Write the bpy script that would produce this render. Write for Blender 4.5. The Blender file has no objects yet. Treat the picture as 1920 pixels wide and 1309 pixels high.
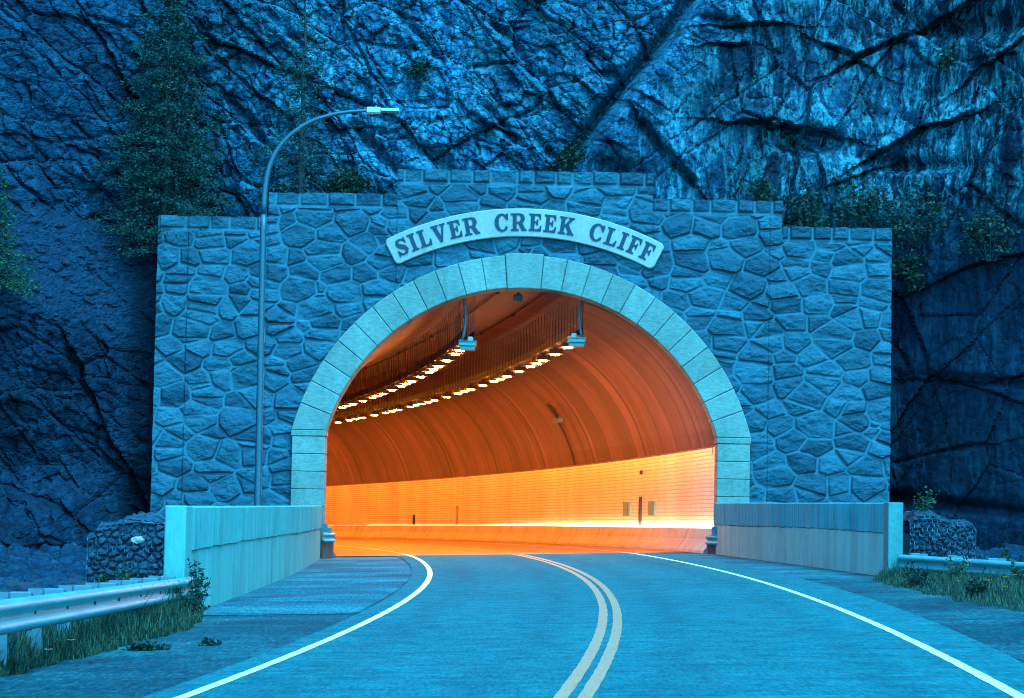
import bpy, bmesh, math, random
import numpy as np
from mathutils import Vector, Matrix
PI = math.pi
random.seed(7)
RNG = np.random.default_rng(11)
S = bpy.context.scene
COL = S.collection

# ------------------------------------------------------------------ layout constants (metres; X right, Y into the picture, Z up)
FY = 76.4            # front plane of the stone portal
PX = 0.33            # portal centre
RAD, CX0, CY0 = 338.0, 1.63 - 338.0, 47.3      # the road is one long bend to the left
SLOPE, GRADE = 0.03, 0.0043                    # banked road, gently falling inside the tunnel

def gz(x, y, wide=False):
    """height of the road / ground plane"""
    xx = x if (wide or y > FY) else max(-9.0, min(9.0, x))
    return SLOPE * xx - GRADE * max(0.0, y - FY)

def arc(o, s):
    a = s / RAD
    return CX0 + (RAD + o) * math.cos(a), CY0 + (RAD + o) * math.sin(a)

def s_at_y(o, y):
    return RAD * math.asin((y - CY0) / (RAD + o))

# ------------------------------------------------------------------ object helpers
def link(o):
    COL.objects.link(o); return o

def tag(o, label=None, cat=None, group=None, kind=None):
    if label: o['label'] = label
    if cat: o['category'] = cat
    if group: o['group'] = group
    if kind: o['kind'] = kind
    return o

def empty(name, loc=(0, 0, 0), rz=0.0):
    o = bpy.data.objects.new(name, None)
    o.location = loc; o.rotation_euler = (0, 0, rz); o.empty_display_size = 0.2
    return link(o)

class MB:
    """collects polygons, builds one mesh object"""
    def __init__(self):
        self.v = []; self.f = []; self.uv = []; self.mi = []
    def add(self, verts, faces, uvs=None, mi=0):
        b = len(self.v); self.v += [tuple(p) for p in verts]
        for f in faces: self.f.append([b + i for i in f]); self.mi.append(mi)
        self.uv += list(uvs) if uvs is not None else [(0, 0)] * len(verts)
    def box(self, x0, x1, y0, y1, z0, z1, M=None, mi=0):
        vs = [Vector((x, y, z)) for z in (z0, z1) for y in (y0, y1) for x in (x0, x1)]
        if M is not None: vs = [M @ p for p in vs]
        self.add(vs, [(0, 2, 3, 1), (4, 5, 7, 6), (0, 1, 5, 4), (2, 6, 7, 3), (0, 4, 6, 2), (1, 3, 7, 5)], mi=mi)
    def tube(self, pts, r, n=8, cap=True, mi=0):
        pts = [Vector(p) for p in pts]; rs = r if isinstance(r, (list, tuple)) else [r] * len(pts)
        vs = []; up = Vector((0, 0, 1)); last = None
        for i, p in enumerate(pts):
            t = (pts[min(i + 1, len(pts) - 1)] - pts[max(i - 1, 0)]).normalized()
            if last is None:
                a = t.orthogonal().normalized()
            else:
                a = (last - t * last.dot(t)).normalized()
            last = a; b = t.cross(a)
            for k in range(n):
                g = 2 * PI * k / n
                vs.append(p + (a * math.cos(g) + b * math.sin(g)) * rs[i])
        fs = []
        for i in range(len(pts) - 1):
            for k in range(n):
                k2 = (k + 1) % n
                fs.append((i * n + k, i * n + k2, (i + 1) * n + k2, (i + 1) * n + k))
        if cap:
            fs.append(tuple(range(n - 1, -1, -1))); m = (len(pts) - 1) * n; fs.append(tuple(range(m, m + n)))
        self.add(vs, fs, mi=mi)
    def sheet(self, rows, uvs=None, close=False, mi=0):
        """rows of equal length -> quads"""
        n = len(rows[0]); fs = []
        for i in range(len(rows) - 1):
            for k in range(n - (0 if close else 1)):
                k2 = (k + 1) % n
                fs.append((i * n + k, i * n + k2, (i + 1) * n + k2, (i + 1) * n + k))
        self.add([p for r in rows for p in r], fs, [u for r in uvs for u in r] if uvs else None, mi=mi)
    def build(self, name, mat, parent=None, smooth=False, bevel=0.0):
        me = bpy.data.meshes.new(name)
        me.from_pydata(self.v, [], self.f)
        uvl = me.uv_layers.new(name='UVMap')
        li = np.empty(len(me.loops), np.int32); me.loops.foreach_get('vertex_index', li)
        uvl.data.foreach_set('uv', np.array(self.uv, np.float32)[li].ravel())
        for m in (mat if isinstance(mat, (list, tuple)) else [mat]): me.materials.append(m)
        me.polygons.foreach_set('material_index', np.array(self.mi, np.int32))
        if smooth: me.polygons.foreach_set('use_smooth', [True] * len(me.polygons))
        me.update()
        o = link(bpy.data.objects.new(name, me)); o.parent = parent
        if bevel > 0:
            b = o.modifiers.new('Bevel', 'BEVEL'); b.width = bevel; b.segments = 2; b.limit_method = 'ANGLE'
        return o

def grid_object(name, P, mask, mat, parent=None, attrs=None, smooth=False):
    """P (n,m,3) vertex grid, mask (n-1,m-1) of kept quads"""
    n, m = P.shape[:2]
    idx = np.arange(n * m).reshape(n, m)
    q = np.stack([idx[:-1, :-1], idx[:-1, 1:], idx[1:, 1:], idx[1:, :-1]], -1)[mask]
    used = np.zeros(n * m, bool); used[q.ravel()] = True
    remap = np.cumsum(used) - 1
    V = P.reshape(-1, 3)[used]; q = remap[q]
    me = bpy.data.meshes.new(name)
    me.vertices.add(len(V)); me.vertices.foreach_set('co', V.astype(np.float32).ravel())
    me.loops.add(q.size); me.loops.foreach_set('vertex_index', q.astype(np.int32).ravel())
    me.polygons.add(len(q)); me.polygons.foreach_set('loop_start', np.arange(0, q.size, 4, dtype=np.int32))
    me.polygons.foreach_set('use_smooth', np.full(len(q), bool(smooth)))
    for k, A in (attrs or {}).items():
        at = me.attributes.new(k, 'FLOAT', 'POINT'); at.data.foreach_set('value', A.reshape(-1)[used].astype(np.float32))
    me.materials.append(mat); me.update(calc_edges=True); me.validate()
    o = link(bpy.data.objects.new(name, me)); o.parent = parent
    return o

def tri_object(name, T, mat, parent=None, attr=None):
    """T (n,3,3) loose triangles"""
    n = len(T); me = bpy.data.meshes.new(name)
    me.vertices.add(n * 3); me.vertices.foreach_set('co', T.astype(np.float32).ravel())
    me.loops.add(n * 3); me.loops.foreach_set('vertex_index', np.arange(n * 3, dtype=np.int32))
    me.polygons.add(n); me.polygons.foreach_set('loop_start', np.arange(0, n * 3, 3, dtype=np.int32))
    if attr is not None:
        at = me.attributes.new('tone', 'FLOAT', 'POINT'); at.data.foreach_set('value', np.repeat(attr, 3).astype(np.float32))
    me.materials.append(mat); me.update(calc_edges=True)
    o = link(bpy.data.objects.new(name, me)); o.parent = parent
    return o

# ------------------------------------------------------------------ numpy noise
_T = RNG.random((8, 256, 256))
def vnoise(x, y, k=0):
    xi = np.floor(x).astype(int); yi = np.floor(y).astype(int); fx = x - xi; fy = y - yi
    fx = fx * fx * (3 - 2 * fx); fy = fy * fy * (3 - 2 * fy); T = _T[k % 8]
    a = T[xi & 255, yi & 255]; b = T[(xi + 1) & 255, yi & 255]; c = T[xi & 255, (yi + 1) & 255]; d = T[(xi + 1) & 255, (yi + 1) & 255]
    return (a * (1 - fx) + b * fx) * (1 - fy) + (c * (1 - fx) + d * fx) * fy
def fbm(x, y, k=0, oct=5, g=0.5):
    s = 0; a = 1; t = 0
    for i in range(oct):
        s = s + a * vnoise(x * 2 ** i + 17.3 * i, y * 2 ** i + 5.1 * i, k + i); t += a; a *= g
    return s / t
def cells(x, y, k=0, jit=0.85):
    """jittered cells: nearest site id-random, tilt vector, edge distance"""
    xi = np.floor(x).astype(int); yi = np.floor(y).astype(int)
    f1 = np.full(x.shape, 9e9); f2 = np.full(x.shape, 9e9); rid = np.zeros(x.shape); dx = np.zeros(x.shape); dy = np.zeros(x.shape)
    ta = np.zeros(x.shape); tb = np.zeros(x.shape)
    for i in (-1, 0, 1):
        for j in (-1, 0, 1):
            a = (xi + i + 37 * k) & 255; b = (yi + j + 91 * k) & 255
            sx = xi + i + .5 + (_T[0][a, b] - .5) * jit; sy = yi + j + .5 + (_T[1][a, b] - .5) * jit
            d = np.hypot(x - sx, y - sy); nearer = d < f1
            f2 = np.where(nearer, f1, np.minimum(f2, d)); f1 = np.where(nearer, d, f1)
            rid = np.where(nearer, _T[2][a, b], rid); ta = np.where(nearer, _T[3][a, b] - .5, ta); tb = np.where(nearer, _T[4][a, b] - .5, tb)
            dx = np.where(nearer, x - sx, dx); dy = np.where(nearer, y - sy, dy)
    return rid, ta * dx + tb * dy, f2 - f1
def sstep(a, b, x):
    t = np.clip((x - a) / (b - a), 0, 1); return t * t * (3 - 2 * t)

# ------------------------------------------------------------------ materials
class NT:
    def __init__(self, name, rough=0.8, metal=0.0, spec=0.3):
        self.m = bpy.data.materials.new(name); self.m.use_nodes = True
        self.t = self.m.node_tree; self.b = self.t.nodes['Principled BSDF']
        self.b.inputs['Roughness'].default_value = rough; self.b.inputs['Metallic'].default_value = metal
        self.b.inputs['Specular IOR Level'].default_value = spec
    def n(self, typ, **kw):
        nd = self.t.nodes.new(typ)
        for k, v in kw.items():
            if k in nd.inputs.keys(): nd.inputs[k].default_value = v
            else: setattr(nd, k, v)
        return nd
    def l(self, a, b): self.t.links.new(a, b)
    def coord(self, scale=(1, 1, 1), src='Object', rot=(0, 0, 0)):
        c = self.n('ShaderNodeTexCoord'); mp = self.n('ShaderNodeMapping'); mp.inputs['Scale'].default_value = scale; mp.inputs['Rotation'].default_value = rot
        self.l(c.outputs[src], mp.inputs['Vector']); return mp.outputs['Vector']
    def noise(self, vec, scale=1.0, detail=5, rough=0.55, dist=0.0):
        nd = self.n('ShaderNodeTexNoise'); nd.inputs['Scale'].default_value = scale; nd.inputs['Detail'].default_value = detail
        nd.inputs['Roughness'].default_value = rough; nd.inputs['Distortion'].default_value = dist
        self.l(vec, nd.inputs['Vector']); return nd.outputs['Fac']
    def ramp(self, fac, stops):
        r = self.n('ShaderNodeValToRGB'); e = r.color_ramp.elements
        while len(e) < len(stops): e.new(0.5)
        for i, (p, c) in enumerate(stops):
            e[i].position = p; e[i].color = (*c, 1) if len(c) == 3 else c
        self.l(fac, r.inputs['Fac']); return r.outputs['Color']
    def mix(self, fac, a, b, mode='MIX'):
        m = self.n('ShaderNodeMix', data_type='RGBA', blend_type=mode)
        for s, v in ((m.inputs[0], fac), (m.inputs[6], a), (m.inputs[7], b)):
            if isinstance(v, (int, float)): s.default_value = v
            elif isinstance(v, (tuple, list)): s.default_value = (*v, 1) if len(v) == 3 else v
            else: self.l(v, s)
        return m.outputs[2]
    def math(self, op, a, b=0.0, c=None):
        m = self.n('ShaderNodeMath', operation=op)
        for i, v in enumerate((a, b) if c is None else (a, b, c)):
            if isinstance(v, (int, float)): m.inputs[i].default_value = v
            else: self.l(v, m.inputs[i])
        return m.outputs[0]
    def attr(self, name):
        a = self.n('ShaderNodeAttribute'); a.attribute_name = name; return a.outputs['Fac']
    def color(self, c):
        if isinstance(c, (tuple, list)): self.b.inputs['Base Color'].default_value = (*c, 1)
        else: self.l(c, self.b.inputs['Base Color'])
        return self
    def bump(self, h, strength=0.5, dist=0.02):
        b = self.n('ShaderNodeBump'); b.inputs['Strength'].default_value = strength; b.inputs['Distance'].default_value = dist
        self.l(h, b.inputs['Height']); self.l(b.outputs['Normal'], self.b.inputs['Normal']); return self

def sc(c, k): return tuple(x * k for x in c)

def simple(name, c, rough=0.7, metal=0.0, var=0.25, scale=6.0, spec=0.3, bump=0.0):
    n = NT(name, rough, metal, spec); v = n.coord()
    f = n.noise(v, scale)
    n.color(n.ramp(f, [(0.3, sc(c, 1 - var)), (0.7, sc(c, 1 + var))]))
    if bump: n.bump(n.noise(v, scale * 8), bump, 0.01)
    return n.m

def mat_road():
    n = NT('road_concrete', 0.95, 0, 0.04)
    st = n.noise(n.coord((1.3, 9.0, 1)), 1.0, 8, 0.8)          # tined grooves run across the lanes
    st2 = n.noise(n.coord((0.12, 2.2, 1)), 1.0, 7, 0.7, 0.3)
    mott = n.noise(n.coord((3.0, 1.6, 1)), 1.0, 8, 0.8, 0.4)
    big = n.noise(n.coord((0.3, 0.10, 1)), 1.0, 5, 0.6)
    c = n.ramp(st, [(0.3, (0.0035, 0.046, 0.056)), (0.5, (0.005, 0.067, 0.075)), (0.62, (0.008, 0.084, 0.090)), (0.72, (0.04, 0.135, 0.138))])
    c = n.mix(0.5, c, n.ramp(st2, [(0.32, (0.72, 0.74, 0.78)), (0.5, (1, 1, 1)), (0.66, (1.3, 1.24, 1.2))]), 'MULTIPLY')
    c = n.mix(0.9, c, n.ramp(mott, [(0.30, (0.52, 0.56, 0.62)), (0.5, (1.05, 1.05, 1.05)), (0.68, (1.55, 1.45, 1.40))]), 'MULTIPLY')
    c = n.mix(0.7, c, n.ramp(big, [(0.3, (0.74, 0.78, 0.82)), (0.7, (1.16, 1.13, 1.10))]), 'MULTIPLY')
    # tyre paths, seen faintly; joints sawn across the slab
    sep = n.n('ShaderNodeSeparateXYZ'); n.l(n.coord(src='UV'), sep.inputs[0]); o_ = n.math('ABSOLUTE', sep.outputs[1])
    tp = n.math('ABSOLUTE', n.math('SUBTRACT', n.math('ABSOLUTE', n.math('SUBTRACT', o_, 1.68)), 0.85))
    c = n.mix(n.math('MULTIPLY', n.math('SUBTRACT', 1.0, n.math('MINIMUM', n.math('DIVIDE', tp, 0.42), 1.0)), 0.22), c, (0.003, 0.026, 0.036))
    fj = n.math('ABSOLUTE', n.math('SUBTRACT', n.math('FRACT', n.math('DIVIDE', sep.outputs[0], 6.1)), 0.5))
    c = n.mix(n.math('MULTIPLY', n.math('LESS_THAN', fj, 0.0028), 0.55), c, (0.002, 0.016, 0.022))
    ck = n.noise(n.coord((0.5, 3.2, 1)), 1.0, 8, 0.75, 0.6)
    c = n.mix(n.ramp(ck, [(0.255, (1, 1, 1)), (0.285, (0, 0, 0))]), c, (0.002, 0.014, 0.022))
    sp = n.noise(n.coord((26, 3.2, 1)), 1.0, 3, 0.8); c = n.mix(0.9, c, n.ramp(sp, [(0.32, (0.62, 0.64, 0.68)), (0.5, (1, 1, 1)), (0.68, (1.45, 1.38, 1.34))]), 'MULTIPLY')
    n.color(c); n.bump(n.math('ADD', st, mott), 0.35, 0.012); return n.m

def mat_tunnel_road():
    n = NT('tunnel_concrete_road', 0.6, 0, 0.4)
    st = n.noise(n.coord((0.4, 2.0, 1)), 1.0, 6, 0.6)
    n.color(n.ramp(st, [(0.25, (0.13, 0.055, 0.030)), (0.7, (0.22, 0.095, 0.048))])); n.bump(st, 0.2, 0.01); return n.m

def mat_shoulder(name='shoulder_asphalt', k=1.0):
    n = NT(name, 0.95, 0, 0.05)
    v = n.coord(); big = n.noise(v, 0.35, 5, 0.6, 0.6); gr = n.noise(n.coord((1, .55, 1)), 9, 6, 0.85)
    st = n.noise(n.coord((0.5, 1.6, 1)), 1.2, 5, 0.6)
    c = n.ramp(big, [(p_, sc(c_, k)) for p_, c_ in [(0.35, (0.004, 0.022, 0.030)), (0.50, (0.005, 0.033, 0.042)), (0.62, (0.008, 0.050, 0.058)), (0.75, (0.018, 0.072, 0.076))]])
    c = n.mix(0.8, c, n.ramp(gr, [(0.32, (0.5, 0.5, 0.52)), (0.5, (1, 1, 1)), (0.66, (1.8, 1.75, 1.7))]), 'MULTIPLY')
    c = n.mix(0.5, c, n.ramp(st, [(0.3, (0.7, 0.7, 0.7)), (0.7, (1.25, 1.25, 1.25))]), 'MULTIPLY')
    sp = n.noise(n.coord((24, 3.0, 1)), 1.0, 4, 0.85); c = n.mix(1.0, c, n.ramp(sp, [(0.32, (0.45, 0.47, 0.5)), (0.5, (1, 1, 1)), (0.66, (1.8, 1.75, 1.7))]), 'MULTIPLY')
    n.color(c); n.bump(gr, 0.6, 0.015); return n.m

def mat_gravel():
    n = NT('gravel_soil', 0.95, 0, 0.1)
    v = n.coord(); a = n.noise(v, 9, 6, 0.75); b = n.noise(v, 0.6, 4)
    c = n.ramp(a, [(0.3, (0.008, 0.016, 0.024)), (0.55, (0.018, 0.032, 0.042)), (0.75, (0.05, 0.075, 0.085))])
    n.color(n.mix(0.5, c, n.ramp(b, [(0.3, (0.6, 0.6, 0.6)), (0.7, (1.2, 1.2, 1.2))]), 'MULTIPLY')); n.bump(a, 0.8, 0.06); return n.m

def mat_paint(name, c, thr):
    n = NT(name, 0.55, 0, 0.4); v = n.coord()
    a = n.noise(v, 14, 6, 0.75); b = n.noise(n.coord((1, 8, 1)), 3, 4)
    base = n.ramp(b, [(0.3, sc(c, 0.88)), (0.7, sc(c, 1.08))]); sp = n.noise(n.coord((20, 3.0, 1)), 1.0, 4, 0.8); base = n.mix(1.0, base, n.ramp(sp, [(0.30, (0.45, 0.5, 0.52)), (0.45, (1, 1, 1))]), 'MULTIPLY')
    n.color(n.mix(n.ramp(a, [(thr - 0.03, (1, 1, 1)), (thr + 0.02, (0, 0, 0))]), base, (0.03, 0.06, 0.065))); return n.m

def mat_stone():
    n = NT('ashlar_stone', 0.85, 0, 0.2); v = n.coord()
    f = n.noise(v, 2.2, 6, 0.65); g = n.noise(n.coord((5, 5, 14)), 1.6, 6, 0.75, 0.5); w = n.noise(n.coord((0.16, 0.16, 0.16)), 1, 3)
    c = n.ramp(f, [(0.25, (0.0095, 0.040, 0.060)), (0.6, (0.0125, 0.055, 0.079)), (0.8, (0.019, 0.072, 0.096))])
    tone = n.attr('tone')
    c = n.mix(1.0, c, n.ramp(tone, [(0, (0.62, 0.65, 0.70)), (1, (1.42, 1.40, 1.34))]), 'MULTIPLY')
    c = n.mix(0.75, c, n.ramp(g, [(0.25, (0.6, 0.6, 0.6)), (0.5, (1, 1, 1)), (0.75, (1.45, 1.45, 1.45))]), 'MULTIPLY')
    c = n.mix(0.7, c, n.ramp(w, [(0.3, (0.78, 0.78, 0.8)), (0.7, (1.15, 1.15, 1.15))]), 'MULTIPLY')
    pale = n.noise(n.coord((0.9, 0.9, 0.5)), 1.7, 7, 0.75)          # lime efflorescence
    c = n.mix(n.ramp(pale, [(0.66, (0, 0, 0)), (0.76, (0.55, 0.55, 0.55))]), c, (0.04, 0.12, 0.145))
    mort = n.attr('mortar')
    c = n.mix(mort, c, n.ramp(f, [(0.3, (0.020, 0.078, 0.106)), (0.7, (0.029, 0.102, 0.133))]))
    n.color(c); n.bump(g, 0.55, 0.03); return n.m

def mat_pale(name, c, vs=(14, 14, 14), var=0.22, bump=0.3, streak=0.25, blocks=0.0):
    n = NT(name, 0.85, 0, 0.2); v = n.coord()
    f = n.noise(n.coord(vs), 1.0, 5, 0.7); w = n.noise(n.coord((2.2, 2.2, 0.25)), 1.0, 5, 0.6); b = n.noise(v, 0.5, 3)
    col = n.ramp(f, [(0.28, sc(c, 1 - var)), (0.72, sc(c, 1 + var))])
    col = n.mix(1.0, col, n.ramp(w, [(0.3, (1 - streak,) * 3), (0.7, (1 + streak,) * 3)]), 'MULTIPLY')
    col = n.mix(1.0, col, n.ramp(b, [(0.3, (0.88,) * 3), (0.7, (1.1,) * 3)]), 'MULTIPLY')
    if blocks:
        ge = n.n('ShaderNodeNewGeometry'); col = n.mix(1.0, col, n.ramp(ge.outputs['Random Per Island'], [(0, (1 - blocks,) * 3), (1, (1 + blocks,) * 3)]), 'MULTIPLY')
    dirt = n.noise(n.coord((1.1, 1.1, 0.5)), 1.0, 8, 0.78, 0.5); col = n.mix(n.ramp(dirt, [(0.34, (0.5,) * 3), (0.46, (0, 0, 0))]), col, sc(c, 0.45))
    n.color(col); n.bump(f, bump, 0.02); return n.m

def mat_cliff():
    n = NT('cliff_rock', 0.85, 0, 0.10); v = n.coord()
    tone = n.attr('tone'); talus = n.attr('talus'); pale = n.attr('pale')
    f = n.noise(v, 0.8, 8, 0.7, 0.4); fine = n.noise(v, 4.2, 8, 0.78, 0.3)
    st = n.noise(n.coord((1.9, 1.9, 0.42)), 1.0, 8, 0.72, 0.9)         # mineral run-off streaks
    st2 = n.noise(n.coord((6.5, 6.5, 1.3)), 1.0, 6, 0.7, 0.6)
    c = n.ramp(f, [(0.25, (0.0022, 0.0165, 0.037)), (0.5, (0.0032, 0.027, 0.054)), (0.72, (0.005, 0.040, 0.072))])
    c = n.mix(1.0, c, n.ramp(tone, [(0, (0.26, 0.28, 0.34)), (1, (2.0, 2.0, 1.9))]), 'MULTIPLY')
    c = n.mix(1.0, c, n.ramp(fine, [(0.30, (0.52,) * 3), (0.5, (1.05,) * 3), (0.68, (1.95,) * 3)]), 'MULTIPLY')
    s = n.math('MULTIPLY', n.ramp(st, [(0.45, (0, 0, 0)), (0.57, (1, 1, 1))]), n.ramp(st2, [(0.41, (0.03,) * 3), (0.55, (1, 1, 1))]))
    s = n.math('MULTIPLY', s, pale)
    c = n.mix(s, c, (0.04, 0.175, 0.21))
    dk = n.ramp(st, [(0.34, (0.42,) * 3), (0.46, (1,) * 3)])
    c = n.mix(0.85, c, dk, 'MULTIPLY')
    bp = n.noise(n.coord((0.22, 0.22, 0.16)), 1.0, 4, 0.6, 0.5); c = n.mix(1.0, c, n.ramp(bp, [(0.34, (0.55,) * 3), (0.6, (1.15,) * 3)]), 'MULTIPLY')
    # fine joint cracks in two families, coloured dark
    wob = n.n('ShaderNodeTexNoise'); wob.inputs['Scale'].default_value = 1.6; wob.inputs['Detail'].default_value = 5; n.l(v, wob.inputs['Vector'])
    def cracks(rot, sc_, w):
        va = n.n('ShaderNodeVectorMath', operation='MULTIPLY_ADD'); n.l(wob.outputs['Color'], va.inputs[0]); va.inputs[1].default_value = (0.35, 0.0, 0.35); n.l(v, va.inputs[2])
        mp = n.n('ShaderNodeMapping'); mp.inputs['Rotation'].default_value = (0, rot, 0); mp.inputs['Scale'].default_value = sc_; mp.vector_type = 'TEXTURE' if False else 'POINT'; n.l(va.outputs[0], mp.inputs['Vector'])
        vo = n.n('ShaderNodeTexVoronoi'); vo.feature = 'DISTANCE_TO_EDGE'; vo.inputs['Scale'].default_value = 1.0; n.l(mp.outputs[0], vo.inputs['Vector'])
        return n.ramp(vo.outputs['Distance'], [(0.0, (0, 0, 0)), (w, (1, 1, 1))])
    k1 = cracks(PI / 4, (0.5, 0.05, 1.3), 0.030); k3 = cracks(PI / 4 + .3, (1.5, 0.1, 2.8), 0.05)
    kk = n.math('MAXIMUM', n.math('MAXIMUM', n.math('MULTIPLY', k1, k3), n.math('MULTIPLY', n.attr('slab'), 0.9)), talus)
    c = n.mix(n.math('MULTIPLY', n.math('SUBTRACT', 1.0, kk), 0.75), c, (0.0015, 0.006, 0.018))
    g = n.noise(v, 9, 7, 0.85)
    c = n.mix(talus, c, n.ramp(g, [(0.38, (0.002, 0.008, 0.020)), (0.55, (0.004, 0.018, 0.036)), (0.68, (0.014, 0.055, 0.08))]))
    n.color(c); n.bump(n.math('ADD', fine, n.math('ADD', n.math('MULTIPLY', kk, 0.5), n.math('MULTIPLY', g, 0.35))), 0.5, 0.09); return n.m

def mat_barrel():
    n = NT('tunnel_lining_concrete', 0.7, 0, 0.3)
    uv = n.coord(src='UV'); sep = n.n('ShaderNodeSeparateXYZ'); n.l(uv, sep.inputs[0]); s, t = sep.outputs[0], sep.outputs[1]
    st = n.noise(n.coord((0.42, 0.05, 1), 'UV'), 1.0, 6, 0.62); blot = n.noise(n.coord((0.5, 0.5, 1), 'UV'), 1, 6, 0.65)
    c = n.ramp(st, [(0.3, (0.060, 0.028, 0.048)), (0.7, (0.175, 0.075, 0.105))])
    c = n.mix(0.8, c, n.ramp(blot, [(0.3, (0.72,) * 3), (0.7, (1.18,) * 3)]), 'MULTIPLY')
    def joint(period, w, off=0.0):
        f = n.math('FRACT', n.math('ADD', n.math('DIVIDE', s, period), off)); d = n.math('MULTIPLY', n.math('ABSOLUTE', n.math('SUBTRACT', f, 0.5)), period)
        return n.math('LESS_THAN', d, w)
    wob = n.noise(n.coord((0.1, 0.5, 1), 'UV'), 1.0, 3)
    soot_shade = n.noise(n.coord((0.22, 0.35, 1), 'UV'), 1, 5, 0.6)
    dcr = n.math('ADD', n.math('MULTIPLY', n.math('ABSOLUTE', n.math('SUBTRACT', t, 8.6)), 0.17), n.math('MULTIPLY', n.math('SUBTRACT', soot_shade, 0.5), 0.9))
    c = n.mix(n.ramp(dcr, [(0.30, (0.62,) * 3), (0.95, (0, 0, 0))]), c, (0.035, 0.018, 0.026))      # shade above the lamps painted in along the crown, with sooty blotches
    j1 = n.math('MULTIPLY', joint(10.4, 0.17, 0.31), 0.85)
    j2 = n.math('MULTIPLY', joint(2.6, 0.075, 0.1), n.math('MULTIPLY', wob, 1.35))
    c = n.mix(n.math('MAXIMUM', j1, j2), c, (0.035, 0.018, 0.026))
    wn = n.n('ShaderNodeTexWhiteNoise'); wn.noise_dimensions = '1D'; n.l(n.math('FLOOR', n.math('ADD', n.math('DIVIDE', s, 2.6), 0.6)), wn.inputs['W']); c = n.mix(1.0, c, n.ramp(wn.outputs['Value'], [(0, (0.80,) * 3), (1, (1.18,) * 3)]), 'MULTIPLY')
    n.color(c); n.bump(n.math('ADD', n.noise(n.coord((9, 9, 1), 'UV'), 1, 4), n.math('MULTIPLY', n.math('MAXIMUM', j1, j2), -2.0)), 0.35, 0.03); return n.m

def mat_tile():
    n = NT('glazed_wall_tile', 0.28, 0, 0.5)
    br = n.n('ShaderNodeTexBrick'); n.l(n.coord(src='UV'), br.inputs['Vector'])
    br.inputs['Scale'].default_value = 1.0; br.inputs['Brick Width'].default_value = 0.40; br.inputs['Row Height'].default_value = 0.125
    br.inputs['Mortar Size'].default_value = 0.020; br.inputs['Mortar Smooth'].default_value = 0.3
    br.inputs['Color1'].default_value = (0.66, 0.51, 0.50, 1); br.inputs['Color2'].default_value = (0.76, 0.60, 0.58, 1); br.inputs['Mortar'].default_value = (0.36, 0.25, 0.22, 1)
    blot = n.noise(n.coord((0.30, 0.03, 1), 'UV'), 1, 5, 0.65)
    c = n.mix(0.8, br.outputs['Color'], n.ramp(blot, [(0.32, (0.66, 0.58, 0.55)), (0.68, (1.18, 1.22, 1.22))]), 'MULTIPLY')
    n.color(c)
    wob = n.noise(n.coord((2, 8, 1), 'UV'), 1, 2)
    n.bump(n.math('ADD', n.math('MULTIPLY', br.outputs['Fac'], -1.0), n.math('MULTIPLY', wob, 0.5)), 0.3, 0.01); return n.m

def mat_leaf(name, c1, c2, rough=0.6):
    n = NT(name, rough, 0, 0.25); t = n.attr('tone')
    n.color(n.ramp(t, [(0, c1), (1, c2)]))
    n.b.inputs['Subsurface Weight'].default_value = 0.0
    tr = n.n('ShaderNodeBsdfTranslucent'); n.l(n.ramp(t, [(0, c1), (1, c2)]), tr.inputs['Color'])
    mx = n.n('ShaderNodeMixShader'); mx.inputs[0].default_value = 0.25
    out = n.t.nodes['Material Output']; n.l(n.b.outputs[0], mx.inputs[1]); n.l(tr.outputs[0], mx.inputs[2]); n.l(mx.outputs[0], out.inputs['Surface'])
    return n.m

def mat_emit(name, c, k):
    n = NT(name, 0.4); n.color((0.6, 0.5, 0.4)); n.b.inputs['Emission Color'].default_value = (*c, 1); n.b.inputs['Emission Strength'].default_value = k
    return n.m

def mat_galv(name, c=(0.10, 0.25, 0.27), rough=0.45, metal=0.4):
    n = NT(name, rough, metal, 0.5); v = n.coord()
    f = n.noise(n.coord((3, 0.6, 6)), 2.0, 5, 0.7)
    n.color(n.ramp(f, [(0.3, sc(c, 0.75)), (0.7, sc(c, 1.15))])); n.bump(n.noise(v, 3, 3), 0.06, 0.02); return n.m

M = {}
M['road'] = mat_road(); M['troad'] = mat_tunnel_road(); M['shoulder'] = mat_shoulder(); M['shoulder2'] = mat_shoulder('worn_pale_shoulder', 1.75); M['gravel'] = mat_gravel()
M['white'] = mat_paint('white_line_paint', (0.80, 0.46, 0.40), 0.40); M['yellow'] = mat_paint('yellow_line_paint', (0.38, 0.135, 0.075), 0.40)
M['stone'] = mat_stone()
M['ring'] = mat_pale('dressed_arch_stone', (0.125, 0.148, 0.130), (7, 7, 22), 0.30, 0.5, 0.10, 0.13)
M['plaque'] = mat_pale('plaque_concrete', (0.27, 0.205, 0.182), (12, 12, 12), 0.16, 0.2, 0.08)
M['letter'] = simple('dark_letter_paint', (0.008, 0.019, 0.038), 0.7, var=0.15)
M['core'] = mat_pale('portal_side_concrete', (0.012, 0.036, 0.055), (6, 6, 6), 0.2, 0.3, 0.2)
M['wallR'] = mat_pale('barrier_concrete', (0.055, 0.180, 0.170), (16, 16, 5), 0.16, 0.3, 0.16)
M['wallS'] = mat_pale('barrier_lower_concrete', (0.065, 0.19, 0.172), (12, 12, 6), 0.14, 0.25, 0.16)
M['endb'] = mat_pale('end_block_concrete', (0.040, 0.120, 0.118), (12, 12, 12), 0.2, 0.3, 0.16)
M['wallR2'] = mat_pale('shade_tinted_concrete', (0.016, 0.17, 0.19), (16, 16, 5), 0.16, 0.3, 0.16)  # bluer copy of the wall concrete, shade put into its colour
M['wallS2'] = mat_pale('warm_lit_lower_concrete', (0.18, 0.26, 0.23), (12, 12, 5), 0.14, 0.25, 0.16)  # orange light from the tunnel put into the browner colour
M['cliff'] = mat_cliff()
M['barrel'] = mat_barrel(); M['tile'] = mat_tile()
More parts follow.
